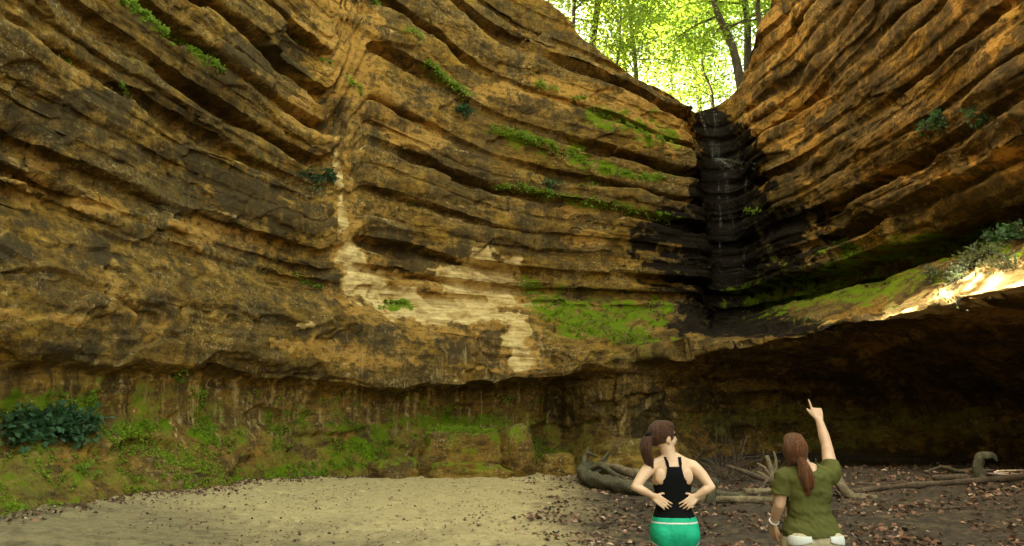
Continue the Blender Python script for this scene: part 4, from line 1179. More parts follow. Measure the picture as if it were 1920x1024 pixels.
def dens_right(r_, n):
    d = 4.0 * (22.0 / 4.0) ** r_.random(n * 3)               # more of it near the camera
    x_ = r_.uniform(-0.05, 0.85, n * 3) * d
    keep = (x_ > 0.3 + 0.8 * noise3(x_ * 0.7, d * 0.7, 7.0)) & (noise3(x_ * 1.1, d * 1.1, 5.0) + 0.5 * noise3(x_ * 3, d * 3, 2.0) + r_.uniform(-0.3, 0.3, n * 3) > -0.05) & (x_ < 13)
    return np.column_stack([x_[keep], d[keep]])[:n]
def dens_left(r_, n):
    d = 4.0 * (21.0 / 4.0) ** r_.random(n * 2)
    x_ = r_.uniform(-0.55, 0.1, n * 2) * d
    keep = noise3(x_ * 0.9, d * 0.9, 9.0) + r_.uniform(-0.6, 0.6, n * 2) > 0.15
    return np.column_stack([x_[keep], d[keep]])[:n]
tag(litter('leaf_litter', 15000, dens_right, 0.075, 5), 'brown and pink dead leaves scattered over the dark floor at right', 'leaves')
tag(litter('sand_litter', 6500, dens_left, 0.042, 6), 'sparse dark leaf bits scattered over the pale sand at left', 'leaves')

ed = np.argwhere((np.abs(z - floor_z(x, y)) < 0.05) & (Q2 > 3) & (Q2 < 8.4) & VIS)
def dens_edge(r_, n):
    e_ = ed[r_.integers(0, len(ed), n)]
    p_ = V[e_[:, 0], e_[:, 1]][:, :2]
    off = np.abs(r_.normal(size=n)) * 0.30
    return p_ + np.column_stack([off * 0.9, -off * 0.4]) + r_.normal(size=(n, 2)) * 0.05
tag(litter('edge_litter', 2600, dens_edge, 0.06, 8), 'band of brown dead leaves where the sand meets the left bank', 'leaves')

# ------------------------------------------------------------------ water
m, nt, out = new_mat('pool_water'); nb = NB(nt)
pos = nb.node('ShaderNodeNewGeometry').outputs['Position']
principled(nb, out, (0.012, 0.011, 0.007), 0.06, nb.bump(nb.noise(nb.mapping(pos, (1, 3, 1)), 2.2, 3, 0.5), 0.12, 0.05))
M_POOL = m
th = np.linspace(0, 2 * math.pi, 96, endpoint=False)
pr = 1 + 0.16 * noise3(np.cos(th) * 1.4, np.sin(th) * 1.4, np.zeros(96))
pv = np.column_stack([9.6 + 3.9 * pr * np.cos(th), 20.5 + 1.75 * pr * np.sin(th), np.full(96, 0.365)])
pv = np.vstack([pv, [[9.6, 20.5, 0.365]]])
pf = np.array([(96, i, (i + 1) % 96) for i in range(96)])
tag(link_mesh('pool', np_mesh('pool', pv, pf), M_POOL), kind='structure')
m, nt, out = new_mat('falling_water'); nb = NB(nt)
p_ = principled(nb, out, (0.80, 0.84, 0.82), 0.12)
p_.inputs['Transmission Weight'].default_value = 0.75
p_.inputs['IOR'].default_value = 1.33
M_FALL = m
root = tag(empty('waterfall', surf_at(1332, 205)[0]), 'thin trickle of water running down the dark wet notch', 'waterfall')
wb = np.array(root.location)
rw = random.Random(4)
for nm, n_, gen in (('upper_trickle', 8, lambda: (rw.uniform(1308, 1345), 200, rw.uniform(1335, 1350), 298)),
                    ('fan', 12, lambda: (rw.uniform(1335, 1352), 296, rw.uniform(1340, 1420), rw.uniform(306, 322))),
                    ('lower_trickle', 5, lambda: (rw.uniform(1345, 1400), 322, rw.uniform(1345, 1395), 560))):
    sp = []
    for _ in range(n_):
        a, b, c, d = gen()
        pts = []
        for f_ in np.linspace(0, 1, 7 if nm != 'lower_trickle' else 10):
            q_, n__ = surf_at(a + (c - a) * f_ + rw.uniform(-2, 2), b + (d - b) * f_)
            v_ = np.array([0, 0, CAM_H]) - q_
            pts.append(q_ + v_ / np.linalg.norm(v_) * 0.05 - wb)
        k_ = len(pts)
        sp.append((pts, [rw.uniform(0.001, 0.0045) for _ in range(k_)]))
    link_mesh(nm, tubes_mesh(nm, sp, seg=5, sub=2), M_FALL, root)

# ------------------------------------------------------------------ people
def ellipsoid(c, r, rot=None, n=20, m=12):
    th, ph = np.meshgrid(np.linspace(0, 2 * math.pi, n, endpoint=False), np.linspace(-math.pi / 2, math.pi / 2, m))
    d = np.stack([np.cos(ph) * np.cos(th), np.cos(ph) * np.sin(th), np.sin(ph)], -1).reshape(-1, 3) * np.array(r)
    if rot is not None:
        d = d @ np.array(rot.to_3x3() if hasattr(rot, 'to_3x3') else rot).T
    i = np.arange(n * m).reshape(m, n); i2 = np.roll(i, -1, axis=1)
    f = np.stack([i[:-1], i2[:-1], i2[1:], i[1:]], -1).reshape(-1, 4)
    return d + np.array(c), np.concatenate([f[:, :3], f[:, [0, 2, 3]]])

def limb(pts, rads, seg=14, flat=1.0):
    """closed tapered tube with round ends"""
    pts = [np.array(p, float) for p in pts]
    d0 = pts[0] - pts[1]; d0 /= np.linalg.norm(d0)
    d1 = pts[-1] - pts[-2]; d1 /= np.linalg.norm(d1)
    P_ = [pts[0] + d0 * rads[0] * 0.85, pts[0] + d0 * rads[0] * 0.5] + pts + [pts[-1] + d1 * rads[-1] * 0.5, pts[-1] + d1 * rads[-1] * 0.85]
    R_ = [rads[0] * 0.4, rads[0] * 0.86] + list(rads) + [rads[-1] * 0.86, rads[-1] * 0.4]
    v, qd, cp = tube_arrays(P_, R_, seg=seg, sub=3, flat=flat)
    return v, np.concatenate([qd[:, [0, 1, 2]], qd[:, [0, 2, 3]], cp])

def loft(rings, seg=28):
    """closed trunk through elliptical rings (z, cx, cy, rx, ry)"""
    R_ = np.array(rings, float)
    q = np.linspace(0, len(R_) - 1, (len(R_) - 1) * 4 + 1)
    C_ = crom(R_, q)
    a = np.linspace(0, 2 * math.pi, seg, endpoint=False)
    ca, sa = np.sign(np.cos(a)) * np.abs(np.cos(a)) ** 0.88, np.sign(np.sin(a)) * np.abs(np.sin(a)) ** 0.88
    vs = [np.column_stack([c[1] + c[3] * ca, c[2] + c[4] * sa, np.full(seg, c[0])]) for c in C_]
    n = len(C_)
    i = np.arange(n * seg).reshape(n, seg); i2 = np.roll(i, -1, axis=1)
    f = np.stack([i[:-1], i2[:-1], i2[1:], i[1:]], -1).reshape(-1, 4)
    f = np.concatenate([f[:, :3], f[:, [0, 2, 3]]])
    lo, hi = n * seg, n * seg + 1
    caps = [(lo, i2[0, j], i[0, j]) for j in range(seg)] + [(hi, i[-1, j], i2[-1, j]) for j in range(seg)]
    v = np.concatenate(vs + [np.array([[C_[0][1], C_[0][2], C_[0][0]], [C_[-1][1], C_[-1][2], C_[-1][0]]])])
    return v, np.concatenate([f, np.array(caps)])

def join(prims):
    vs, fs, o = [], [], 0
    for v, f in prims:
        vs.append(v); fs.append(f + o); o += len(v)
    return np.concatenate(vs), np.concatenate(fs)

def fuse(prims, voxel=0.006, smooth=4):
    """melt overlapping closed shapes into one continuous skin; returns verts, quads"""
    v, f = join(prims)
    me = np_mesh('tmp', v, f)
    o = bpy.data.objects.new('tmp', me); col.objects.link(o)
    r = o.modifiers.new('r', 'REMESH'); r.mode = 'VOXEL'; r.voxel_size = voxel; r.adaptivity = 0.0
    if smooth:
        s = o.modifiers.new('s', 'SMOOTH'); s.factor = 0.5; s.iterations = smooth
    dg = bpy.context.evaluated_depsgraph_get()
    ev = o.evaluated_get(dg)
    m2 = bpy.data.meshes.new_from_object(ev)
    V_ = np.empty(len(m2.vertices) * 3, np.float32); m2.vertices.foreach_get('co', V_); V_ = V_.reshape(-1, 3)
    m2.calc_loop_triangles()
    T_ = np.empty(len(m2.loop_triangles) * 3, np.int32); m2.loop_triangles.foreach_get('vertices', T_); T_ = T_.reshape(-1, 3)
    bpy.data.objects.remove(o); bpy.data.meshes.remove(me); bpy.data.meshes.remove(m2)
    return V_, T_

def keep_faces(v, f, fn):
    c = v[f].mean(1)
    f = f[fn(c)]
    used = np.unique(f)
    mp = np.full(len(v), -1); mp[used] = np.arange(len(used))
    return v[used], mp[f]

def rotm(yaw=0, pitch=0, roll=0):
    return np.array(Matrix.Rotation(yaw, 3, 'Z') @ Matrix.Rotation(pitch, 3, 'X') @ Matrix.Rotation(roll, 3, 'Y'))

def hand(wrist, d, nrm, side, curls, spread=0.10, thumb=0.6, sc=1.0):
    """palm, four unequal jointed fingers and a thumb; d points to the knuckles, nrm out of the back of the hand"""
    wrist = np.array(wrist, float); d = np.array(d, float); d /= np.linalg.norm(d)
    nrm = np.array(nrm, float); nrm -= d * (nrm @ d); nrm /= np.linalg.norm(nrm)
    lat = np.cross(d, nrm) * side                          # towards the thumb
    out = []
    for k in range(4):
        o_ = (1.5 - k) * 0.0185 * sc
        out.append(limb([wrist + lat * o_ * 0.6, wrist + d * 0.045 * sc + lat * o_, wrist + d * 0.082 * sc + lat * o_ * 1.12], [0.0145 * sc, 0.0130 * sc, 0.0105 * sc], 10))
    lens = (0.070, 0.078, 0.072, 0.056)
    for k in range(4):
        o_ = (1.5 - k) * 0.0210 * sc
        p = wrist + d * 0.080 * sc + lat * o_
        ang = (1.5 - k) * spread
        dd = d * math.cos(ang) + lat * math.sin(ang)
        pts, tot = [p], 0.0
        for j, fr in enumerate((0.46, 0.30, 0.24)):
            tot += curls[k][j]
            v = dd * math.cos(tot) - nrm * math.sin(tot)
            p = p + v * lens[k] * fr * sc * 1.05
            pts.append(p)
        out.append(limb(pts, [0.0092 * sc, 0.0085 * sc, 0.0078 * sc, 0.0066 * sc], 8))
    b = wrist + d * 0.020 * sc + lat * 0.026 * sc
    t1 = b + (d * math.cos(thumb) + lat * math.sin(thumb)) * 0.042 * sc - nrm * 0.010 * sc
    t2 = t1 + (d * math.cos(thumb * 0.5) + lat * math.sin(thumb * 0.5)) * 0.032 * sc - nrm * 0.010 * sc
    out.append(limb([b, t1, t2], [0.0135 * sc, 0.0105 * sc, 0.0080 * sc], 8))
    return out

def head_prims(c, R, sc=1.0):
    def T(p): return np.array(c) + R @ (np.array(p) * sc)
    def E(p, r): return ellipsoid(T(p), np.array(r) * sc, R)
    pr = [E((0, -0.012, 0.012), (0.071, 0.088, 0.093)), E((0, 0.030, -0.035), (0.058, 0.056, 0.070)),
          limb([T((0, 0.040, -0.055)), T((0, 0.068, -0.090))], [0.042 * sc, 0.022 * sc]),
          limb([T((0, 0.082, 0.010)), T((0, 0.096, -0.014)), T((0, 0.104, -0.032))], [0.008 * sc, 0.0095 * sc, 0.013 * sc], 8),
          E((0, 0.076, -0.060), (0.022, 0.014, 0.010)), E((0, 0.076, -0.098), (0.020, 0.016, 0.014)),
          E((0, 0.066, 0.024), (0.045, 0.020, 0.012))]
    for s in (-1, 1):
        pr += [E((s * 0.072, -0.006, -0.018), (0.008, 0.020, 0.030)), E((s * 0.040, 0.050, -0.040), (0.022, 0.024, 0.024))]
    return pr, T, E

def trunk_rings(w, h):
    base = [(0.775, 0, -0.005, 0.150, 0.095), (0.83, 0, -0.015, 0.172, 0.118), (0.89, 0, -0.020, 0.176, 0.125), (0.95, 0, -0.014, 0.163, 0.112),
            (1.02, 0, -0.004, 0.136, 0.096), (1.08, 0, 0.0, 0.121, 0.088), (1.15, 0, 0.0, 0.126, 0.090), (1.22, 0, 0.0, 0.139, 0.097),
            (1.29, 0, -0.004, 0.150, 0.099), (1.345, 0, -0.010, 0.152, 0.088), (1.385, 0, -0.014, 0.118, 0.068), (1.42, 0, -0.012, 0.062, 0.050)]
    return [(z * h, cx, cy * w, rx * w, ry * w) for z, cx, cy, rx, ry in base]

def legs(w, h):
    pr = []
    for s in (-1, 1):
        pr += [limb([(s * 0.088 * w, 0, 0.84 * h), (s * 0.095 * w, 0.012, 0.64 * h), (s * 0.098 * w, 0.012, 0.46 * h)], [0.086 * w, 0.076 * w, 0.054 * w], 18),
               limb([(s * 0.098 * w, 0.012, 0.47 * h), (s * 0.100 * w, -0.012, 0.34 * h), (s * 0.100 * w, 0.0, 0.09 * h)], [0.053 * w, 0.056 * w, 0.034 * w], 16),
               limb([(s * 0.100 * w, -0.03, 0.045), (s * 0.105 * w, 0.06, 0.035), (s * 0.112 * w, 0.15, 0.025)], [0.036, 0.036, 0.024], 14),
               ellipsoid((s * 0.080 * w, -0.070 * w, 0.865 * h), (0.088 * w, 0.072 * w, 0.088 * h))]
    return pr

# materials
def make_skin(name, c0, c1):
    m, nt, out = new_mat(name); nb = NB(nt)
    pos = nb.node('ShaderNodeTexCoord').outputs['Object']
    n = nb.noise(pos, 9.0, 5, 0.65)
    cc = nb.mix(nb.ramp(n, [(0.35, (0, 0, 0)), (0.65, (1, 1, 1))]), c0, c1)
    cc = nb.mix(nb.ramp(nb.noise(pos, 38, 4, 0.7), [(0.55, (0, 0, 0)), (0.75, (0.4, 0.4, 0.4))]), cc, tuple(a * b for a, b in zip(c0, (0.85, 0.66, 0.60))))
    p = principled(nb, out, cc, 0.5, nb.bump(nb.noise(pos, 120, 3, 0.6), 0.12, 0.004))
    p.inputs['Subsurface Weight'].default_value = 0.12
    p.inputs['Subsurface Radius'].default_value = (0.02, 0.008, 0.004)
    return m
def make_cloth(name, c0, c1, sc=14, rough=0.85, bump=0.35, wr=7.0):
    m, nt, out = new_mat(name); nb = NB(nt)
    pos = nb.node('ShaderNodeTexCoord').outputs['Object']
    n = nb.noise(pos, sc, 4, 0.6)
    w = nb.noise(nb.mapping(pos, (1.6, 1, 0.7), rot=(0, 0.5, 0)), wr, 3, 0.5, 0.8)
    fine = nb.noise(pos, 420, 2, 0.5)
    pr_ = principled(nb, out, nb.mix(n, c0, c1), rough, nb.bump(fine, 0.15, 0.002, nb.bump(w, bump, 0.035)))
    pr_.inputs['Specular IOR Level'].default_value = 0.15
    return m
def make_hair(name, c0, c1):
    m, nt, out = new_mat(name); nb = NB(nt)
    pos = nb.node('ShaderNodeTexCoord').outputs['Object']
    n = nb.noise(nb.mapping(pos, (60, 60, 6)), 1.3, 5, 0.7, 0.8)
    p = principled(nb, out, nb.mix(nb.ramp(n, [(0.38, (0, 0, 0)), (0.66, (1, 1, 1))]), c0, c1), 0.45, nb.bump(n, 1.0, 0.03))
    return m
M_SKIN1 = make_skin('skin_fair', (0.66, 0.41, 0.25), (0.73, 0.48, 0.31))
M_SKIN2 = make_skin('skin_warm', (0.53, 0.315, 0.195), (0.61, 0.385, 0.250))
M_TANK = make_cloth('black_jersey', (0.004, 0.004, 0.0045), (0.007, 0.007, 0.007), rough=1.0)
M_SHORTS = make_cloth('green_nylon', (0.012, 0.36, 0.19), (0.02, 0.45, 0.25), rough=0.6)
M_TRIM = make_cloth('white_trim', (0.62, 0.62, 0.58), (0.74, 0.74, 0.70), bump=0.1)
M_TEE = make_cloth('olive_jersey', (0.075, 0.076, 0.017), (0.108, 0.106, 0.027), bump=0.6)
M_KHAKI = make_cloth('khaki_cotton', (0.50, 0.42, 0.26), (0.60, 0.52, 0.34), bump=0.5)
M_HAIR1 = make_hair('brown_hair', (0.036, 0.011, 0.003), (0.135, 0.042, 0.011))
M_HAIR2 = make_hair('auburn_hair', (0.090, 0.026, 0.006), (0.26, 0.090, 0.022))
M_SHOE = make_cloth('grey_canvas', (0.18, 0.18, 0.18), (0.26, 0.26, 0.26))
M_EYE = make_cloth('eye_dark', (0.02, 0.012, 0.008), (0.03, 0.02, 0.01), bump=0.0)
M_LIP = make_cloth('lip', (0.42, 0.15, 0.12), (0.48, 0.19, 0.15), bump=0.0)

LIFT = [0.0, 1.0, 1.3]                                       # longer legs: how far the hips sit above the plain figure's
def zmap(v):
    v = np.array(v, np.float32)
    up, z0, z1 = LIFT
    zz = v[:, 2]
    k = 0.84
    v[:, 2] = np.where(zz < k, zz * (k + up) / k, zz + up * np.clip((z1 - zz) / (z1 - z0), 0, 1))
    return v
def part(name, vf, mat, root, solid=0.0):
    vf = (zmap(vf[0]), vf[1])
    o = link_mesh(name, np_mesh(name, *vf), mat, root)
    if solid:
        s = o.modifiers.new('thickness', 'SOLIDIFY'); s.thickness = solid; s.offset = -1
    return o
def pathwave(a, f1, f2): return np.sin(a * f1) * 0.5 + np.sin(a * f2 + 1.0) * 0.5

def wrinkle(v, amp, s=1.0):
    """push cloth in and out in soft slanting folds"""
    f = noise3(v[:, 0] * 9 * s + v[:, 2] * 5 * s, v[:, 1] * 6 * s, v[:, 2] * 15 * s - v[:, 0] * 6 * s) + 0.5 * noise3(v[:, 0] * 22 * s, v[:, 1] * 14 * s, v[:, 2] * 30 * s + v[:, 0] * 14 * s)
    d = np.stack([v[:, 0], v[:, 1], np.zeros(len(v))], 1)
    d /= np.linalg.norm(d, axis=1, keepdims=True) + 1e-6
    return v + d * (amp * f)[:, None]
def tail(pts, rads, n, seed):
    """a ponytail as a bundle of slightly loose locks"""
    r_ = np.random.default_rng(seed)
    out = []
    for k in range(n):
        a = k * 2.4; f = math.sqrt((k + 0.5) / n) * 0.85
        loc_ = [np.array(p) + np.array([math.cos(a), math.sin(a), 0]) * r * f + r_.normal(size=3) * 0.004 * (i > 0) for i, (p, r) in enumerate(zip(pts, rads))]
        loc_[-1] = loc_[-1] + np.array([0, 0, r_.uniform(-0.035, 0.03)]) + r_.normal(size=3) * 0.008
        out.append(limb(loc_, [max(0.006, r * 0.42) for r in rads[:-1]] + [0.005], 8))
    return out
def woman_black(loc):
    root = tag(empty('person', loc), 'woman in black tank top and green shorts, hands on her lower back', 'person', 'women seen from behind')
    w, h = 0.90, 1.0
    LIFT[:] = [0.042, 1.0, 1.28]
    R = rotm(math.radians(-66), math.radians(4), math.radians(3))
    hc = (-0.050, 0.005, 1.563)
    hp, T, E = head_prims(hc, R)
    st, sn = 1.245, 1.0
    arms = []
    for s, el, wr in ((-1, (-0.272, -0.085, 1.215), (-0.150, -0.080, 1.145)), (1, (0.244, -0.085, 1.215), (0.146, -0.080, 1.145))):
        sh = (s * 0.150, -0.012, 1.348)
        mid = (np.array(sh) * 0.55 + np.array(el) * 0.45) + np.array([s * 0.008, -0.004, 0.008])
        arms.append(limb([(s * 0.105, -0.012, 1.352), sh, mid, el], [0.046, 0.047, 0.040, 0.033], 16))
        m2 = np.array(el) * 0.62 + np.array(wr) * 0.38 + np.array([0, -0.006, 0.002])
        arms.append(limb([el, m2, wr], [0.033, 0.034, 0.022], 16))
        dvec = np.array([-s * 0.74, -0.20, -0.60])
        cur = [(0.15, 0.22, 0.15), (0.12, 0.2, 0.15), (0.12, 0.2, 0.15), (0.15, 0.25, 0.2)]
        arms += hand(wr, dvec, (0.05 * s, -1.0, 0.15), s, cur, 0.07, 1.1, 0.90)
    neck = [limb([(-0.004, -0.016, 1.375), (-0.020, -0.006, 1.45), (-0.042, 0.0, 1.53)], [0.060, 0.050, 0.050], 18)]
    for s in (-1, 1):
        neck += [limb([(s * 0.030, -0.018, 1.425), (s * 0.090, -0.016, 1.385), (s * 0.150, -0.012, 1.365)], [0.030, 0.036, 0.036], 12),
                 ellipsoid((s * 0.085, -0.072, 1.285), (0.045, 0.020, 0.062), rotm(0, 0, s * 0.25)),
                 ellipsoid((s * 0.070, 0.075, 1.245), (0.058, 0.050, 0.052))]
    torso = [loft(trunk_rings(w, h))]
    body = fuse(torso + legs(w, h) + neck + arms + hp, 0.0052, 3)
    part('body', body, M_SKIN1, root)
    # racerback tank
    tv, tf = fuse([loft([(z, cx, cy, rx + 0.008, ry + 0.010) for z, cx, cy, rx, ry in trunk_rings(w, h)])] + neck, 0.006, 4)
    def tank(c):
        z = c[:, 2]; xx = np.abs(c[:, 0])
        half = np.interp(z, [0.955, 1.20, 1.225, 1.255, 1.29, 1.33, 1.36, 1.45], [0.3, 0.3, 0.120, 0.088, 0.064, 0.054, 0.052, 0.065])
        hem = 0.958 + 0.006 * np.sin(c[:, 0] * 18)
        neckcut = ((c[:, 0] + 0.005) / 0.040) ** 2 + ((z - 1.425) / 0.052) ** 2 < 1
        strap = (z > 1.362) & ((np.abs(c[:, 0]) < 0.036) | (np.abs(c[:, 0]) > 0.066))
        return (z > hem) & (z < 1.425) & (xx < half) & ~neckcut & ~strap
    part('tank_top', keep_faces(tv, tf, tank), M_TANK, root, 0.004)
    # running shorts with white piping
    rings = [(z, cx, cy, rx + 0.012, ry + 0.012) for z, cx, cy, rx, ry in trunk_rings(w, h)]
    lg = []
    for s in (-1, 1):
        lg += [limb([(s * 0.080, -0.004, 0.86), (s * 0.090, 0.0, 0.66)], [0.088, 0.088], 18), ellipsoid((s * 0.072, -0.068, 0.865), (0.087, 0.074, 0.090))]
    sv, sf = fuse([loft(rings)] + lg, 0.0055, 5)
    sv = wrinkle(sv, 0.003)
    def hemz(c):
        side = np.clip((np.abs(c[:, 0]) - 0.09) / 0.08, 0, 1)
        return 0.786 + 0.030 * side ** 1.6 + 0.010 * np.exp(-(c[:, 0] / 0.03) ** 2)
    def in_trim(c):
        hz = hemz(c)
        return ((c[:, 2] > hz) & (c[:, 2] < hz + 0.009)) | ((c[:, 2] > 0.944) & (c[:, 2] < 0.953) & (np.abs(c[:, 0]) < 0.16))
    inz = lambda c: (c[:, 2] > hemz(c)) & (c[:, 2] < 0.982)
    so = part('shorts', keep_faces(sv, sf, lambda c: inz(c) & ~in_trim(c)), M_SHORTS, root, 0.004)
    part('shorts_piping', keep_faces(sv, sf, lambda c: inz(c) & in_trim(c)), M_TRIM, so, 0.006)
    # hair pulled back into a side-swept ponytail
    hair = fuse([E((0, -0.024, 0.024), (0.080, 0.092, 0.092)), E((0, 0.022, 0.066), (0.068, 0.062, 0.045)), E((0, -0.070, 0.0), (0.060, 0.045, 0.062)),
                 E((0.050, 0.012, 0.020), (0.028, 0.045, 0.055)), E((-0.050, 0.012, 0.020), (0.028, 0.045, 0.055)),
                 ] + tail([T((0, -0.095, 0.010)), T((0.0, -0.130, -0.005)), T((0.004, -0.150, -0.070)), T((0.006, -0.140, -0.150)), T((0.004, -0.120, -0.215))], [0.020, 0.032, 0.040, 0.034, 0.014], 11, 5), 0.0045, 1)
    ho = part('hair', hair, M_HAIR1, root)
    part('hair_tie', limb([T((0, -0.104, 0.010)), T((0, -0.116, 0.006))], [0.030, 0.032], 14), M_TANK, ho)
    for s in (-1, 1):
        part('eye', ellipsoid(T((s * 0.030, 0.0705, 0.002)), (0.010, 0.010, 0.006), R), M_EYE, root)
    part('lips', ellipsoid(T((0, 0.085, -0.062)), (0.020, 0.008, 0.007), R), M_LIP, root)
    for s in (-1, 1):
        part('shoe', fuse([limb([(s * 0.100, -0.035, 0.045), (s * 0.105, 0.06, 0.040), (s * 0.112, 0.155, 0.030)], [0.044, 0.043, 0.032], 14)], 0.006, 2), M_SHOE, root)
    return root

def woman_green(loc):
    root = tag(empty('person', loc), 'woman in olive t-shirt and khaki shorts pointing up with her right arm', 'person', 'women seen from behind')
    w, h = 0.98, 0.940
    LIFT[:] = [0.045, 0.92, 1.2]
    R = rotm(math.radians(-12), math.radians(13), math.radians(-4))
    hc = (-0.062, 0.012, 1.452)
    hp, T, E = head_prims(hc, R)
    shl, shr = np.array((-0.170, -0.008, 1.262)), np.array((0.172, 0.0, 1.285))
    ell, wrl = np.array((-0.207, -0.010, 1.055)), np.array((-0.222, 0.085, 0.905))
    elr, wrr = np.array((0.212, 0.130, 1.470)), np.array((0.214, 0.235, 1.655))
    arms = [limb([(-0.11, -0.01, 1.268), shl, (shl + ell) / 2, ell], [0.052, 0.054, 0.046, 0.038], 16), limb([ell, ell * 0.6 + wrl * 0.4, wrl], [0.038, 0.037, 0.0235], 16),
            limb([(0.11, -0.01, 1.262), shr, (shr + elr) / 2, elr], [0.054, 0.055, 0.047, 0.038], 16), limb([elr, elr * 0.6 + wrr * 0.4, wrr], [0.038, 0.038, 0.025], 16)]
    arms += hand(wrl, (0.02, 0.12, -1), (-1, -0.25, 0), -1, [(0.25, 0.3, 0.2), (0.3, 0.35, 0.25), (0.35, 0.4, 0.25), (0.4, 0.4, 0.3)], 0.06, 0.45, 0.95)
    fist = (1.35, 1.5, 0.9)
    arms += hand(wrr, (-0.02, 0.42, 0.90), (0.12, -0.95, 0.42), -1, [(0.0, 0.05, 0.05), fist, fist, fist], 0.03, 0.5, 1.05)
    neck = [limb([(-0.004, -0.014, 1.285), (-0.030, -0.006, 1.36), (-0.055, 0.004, 1.42)], [0.062, 0.053, 0.052], 18)]
    for s in (-1, 1):
        neck += [limb([(s * 0.030, -0.018, 1.335), (s * 0.095, -0.014, 1.298), (s * 0.155, -0.010, 1.276)], [0.032, 0.040, 0.040], 12),
                 ellipsoid((s * 0.075, 0.078, 1.165), (0.064, 0.056, 0.058))]
    tr = trunk_rings(w, h)
    body = fuse([loft(tr)] + legs(w, h) + neck + arms + hp, 0.0052, 3)
    part('body', body, M_SKIN2, root)
    # t-shirt: loose over the waist, short sleeves
    rings = []
    for z, cx, cy, rx, ry in tr:
        ease = np.interp(z, [0.75, 0.86, 1.0, 1.15, 1.3], [0.022, 0.024, 0.030, 0.016, 0.010])
        rings.append((z, cx, cy, rx + ease, ry + ease))
    sl = [limb([(-0.10, -0.01, 1.268), shl, shl * 0.35 + ell * 0.65], [0.062, 0.066, 0.058], 16), limb([(0.10, -0.01, 1.262), shr, shr * 0.45 + elr * 0.55], [0.064, 0.068, 0.062], 16)]
    nk = [limb([(s * 0.030, -0.018, 1.335), (s * 0.095, -0.014, 1.298), (s * 0.155, -0.010, 1.276)], [0.040, 0.049, 0.050], 12) for s in (-1, 1)]
    tv, tf = fuse([loft(rings)] + sl + nk, 0.006, 5)
    tv = wrinkle(tv, 0.011)
    dl, dr = (ell - shl) / np.linalg.norm(ell - shl), (elr - shr) / np.linalg.norm(elr - shr)
    def tee(c):
        z = c[:, 2]
        hem = 0.838 + 0.008 * np.sin(c[:, 0] * 21 + 0.6)
        left = ((c - shl) @ dl > 0.125) & (c[:, 0] < -0.150) & (z > 1.0)
        right = ((c - shr) @ dr > 0.085) & (z > 1.2)
        neckcut = ((c[:, 0] + 0.012) / 0.075) ** 2 + ((z - 1.352) / 0.052) ** 2 + ((c[:, 1]) / 0.2) ** 2 < 1
        zs = [r_[0] for r_ in rings]
        rx_, ry_, cy_ = (np.interp(z, zs, [r_[i_] for r_ in rings]) for i_ in (3, 4, 2))
        trunk = ((c[:, 0] / rx_) ** 2 + ((c[:, 1] - cy_) / ry_) ** 2 < 1.10) & (z < 1.19)
        return (z > hem) & (trunk | (~left & ~right)) & ~neckcut
    part('t_shirt', keep_faces(tv, tf, tee), M_TEE, root, 0.004)
    # khaki shorts with the white waistband turned down
    rings = [(z, cx, cy, rx + 0.014, ry + 0.014) for z, cx, cy, rx, ry in tr]
    lg = []
    for s in (-1, 1):
        lg += [limb([(s * 0.096, 0.0, 0.80), (s * 0.104, 0.005, 0.42)], [0.106, 0.092], 18), ellipsoid((s * 0.084, -0.078, 0.815), (0.100, 0.084, 0.090))]
    sv, sf = fuse([loft(rings)] + lg, 0.006, 5)
    sv = wrinkle(sv, 0.006)
    so = part('shorts', keep_faces(sv, sf, lambda c: (c[:, 2] > 0.44) & (c[:, 2] < 0.870)), M_KHAKI, root, 0.004)
    fr = [(z, cx, cy, rx + 0.021, ry + 0.021) for z, cx, cy, rx, ry in tr]
    fl = [ellipsoid((s * 0.084, -0.078, 0.815), (0.107, 0.091, 0.096)) for s in (-1, 1)]
    fv, ff = fuse([loft(fr)] + fl, 0.006, 4)
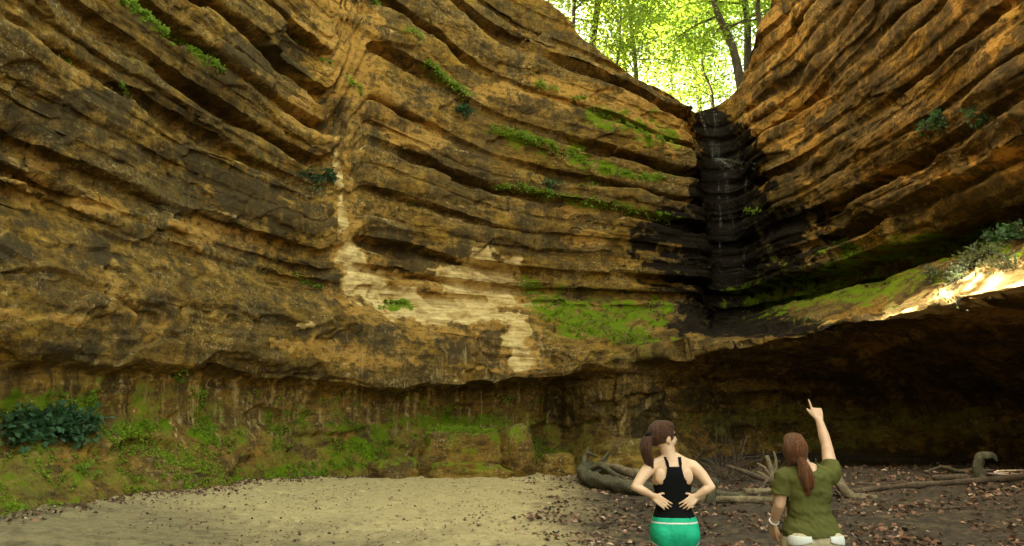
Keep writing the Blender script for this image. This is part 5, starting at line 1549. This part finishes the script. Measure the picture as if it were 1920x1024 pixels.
    for s, x0, x1 in ((-1, 0.055, 0.30), (1, 0.065, 0.30)):
        def flap(c, s=s, x0=x0, x1=x1):
            xx = c[:, 0] * s
            return (xx > x0) & (xx < x1) & (c[:, 2] < 0.852) & (c[:, 2] > 0.792 + 0.022 * np.clip((0.17 - xx) / 0.1, 0, 1)) & (c[:, 1] < 0.05)
        part('waistband_flap', keep_faces(fv, ff, flap), M_TRIM, so, 0.004)
    hair = fuse([E((0, -0.026, 0.016), (0.083, 0.090, 0.098)), E((0, 0.026, 0.066), (0.070, 0.060, 0.046)), E((0, -0.050, -0.035), (0.070, 0.052, 0.062)),
                 E((0.060, 0.004, -0.01), (0.024, 0.045, 0.06)), E((-0.060, 0.004, -0.01), (0.024, 0.045, 0.06)),
                 ] + tail([np.array(hc) + (0, -0.085, -0.06), np.array(hc) + (0.010, -0.115, -0.105), np.array(hc) + (0.018, -0.122, -0.165), np.array(hc) + (0.024, -0.118, -0.235), np.array(hc) + (0.020, -0.108, -0.285)], [0.026, 0.036, 0.048, 0.042, 0.020], 12, 6), 0.0045, 1)
    ho = part('hair', hair, M_HAIR2, root)
    part('hair_tie', limb([np.array(hc) + (0.004, -0.100, -0.082), np.array(hc) + (0.008, -0.110, -0.096)], [0.026, 0.027], 14), M_TANK, ho)
    for s in (-1, 1):
        part('eye', ellipsoid(T((s * 0.030, 0.0705, 0.002)), (0.010, 0.010, 0.006), R), M_EYE, root)
    part('lips', ellipsoid(T((0, 0.085, -0.062)), (0.020, 0.008, 0.007), R), M_LIP, root)
    a = np.linspace(0, 2 * math.pi, 25)
    bd = (wrl - ell) / np.linalg.norm(wrl - ell)
    u1 = np.cross(bd, (0, 1, 0)); u1 /= np.linalg.norm(u1); u2 = np.cross(bd, u1)
    bc = wrl - bd * 0.018
    part('bracelet', limb([bc + u1 * math.cos(t) * 0.031 + u2 * math.sin(t) * 0.031 + bd * 0.008 * math.sin(t) for t in a], [0.0055] * 25, 7), M_TRIM, root)
    for s in (-1, 1):
        part('shoe', fuse([limb([(s * 0.107, -0.035, 0.045), (s * 0.112, 0.06, 0.040), (s * 0.120, 0.155, 0.030)], [0.046, 0.045, 0.034], 14)], 0.006, 2), M_SHOE, root)
    return root

def stand(px, yd):
    x_ = (px - CX) / FPX * yd
    return (x_, yd, float(floor_z(x_, yd)) + 0.0)
woman_black(stand(1250, 5.30))
woman_green(stand(1494, 5.25))
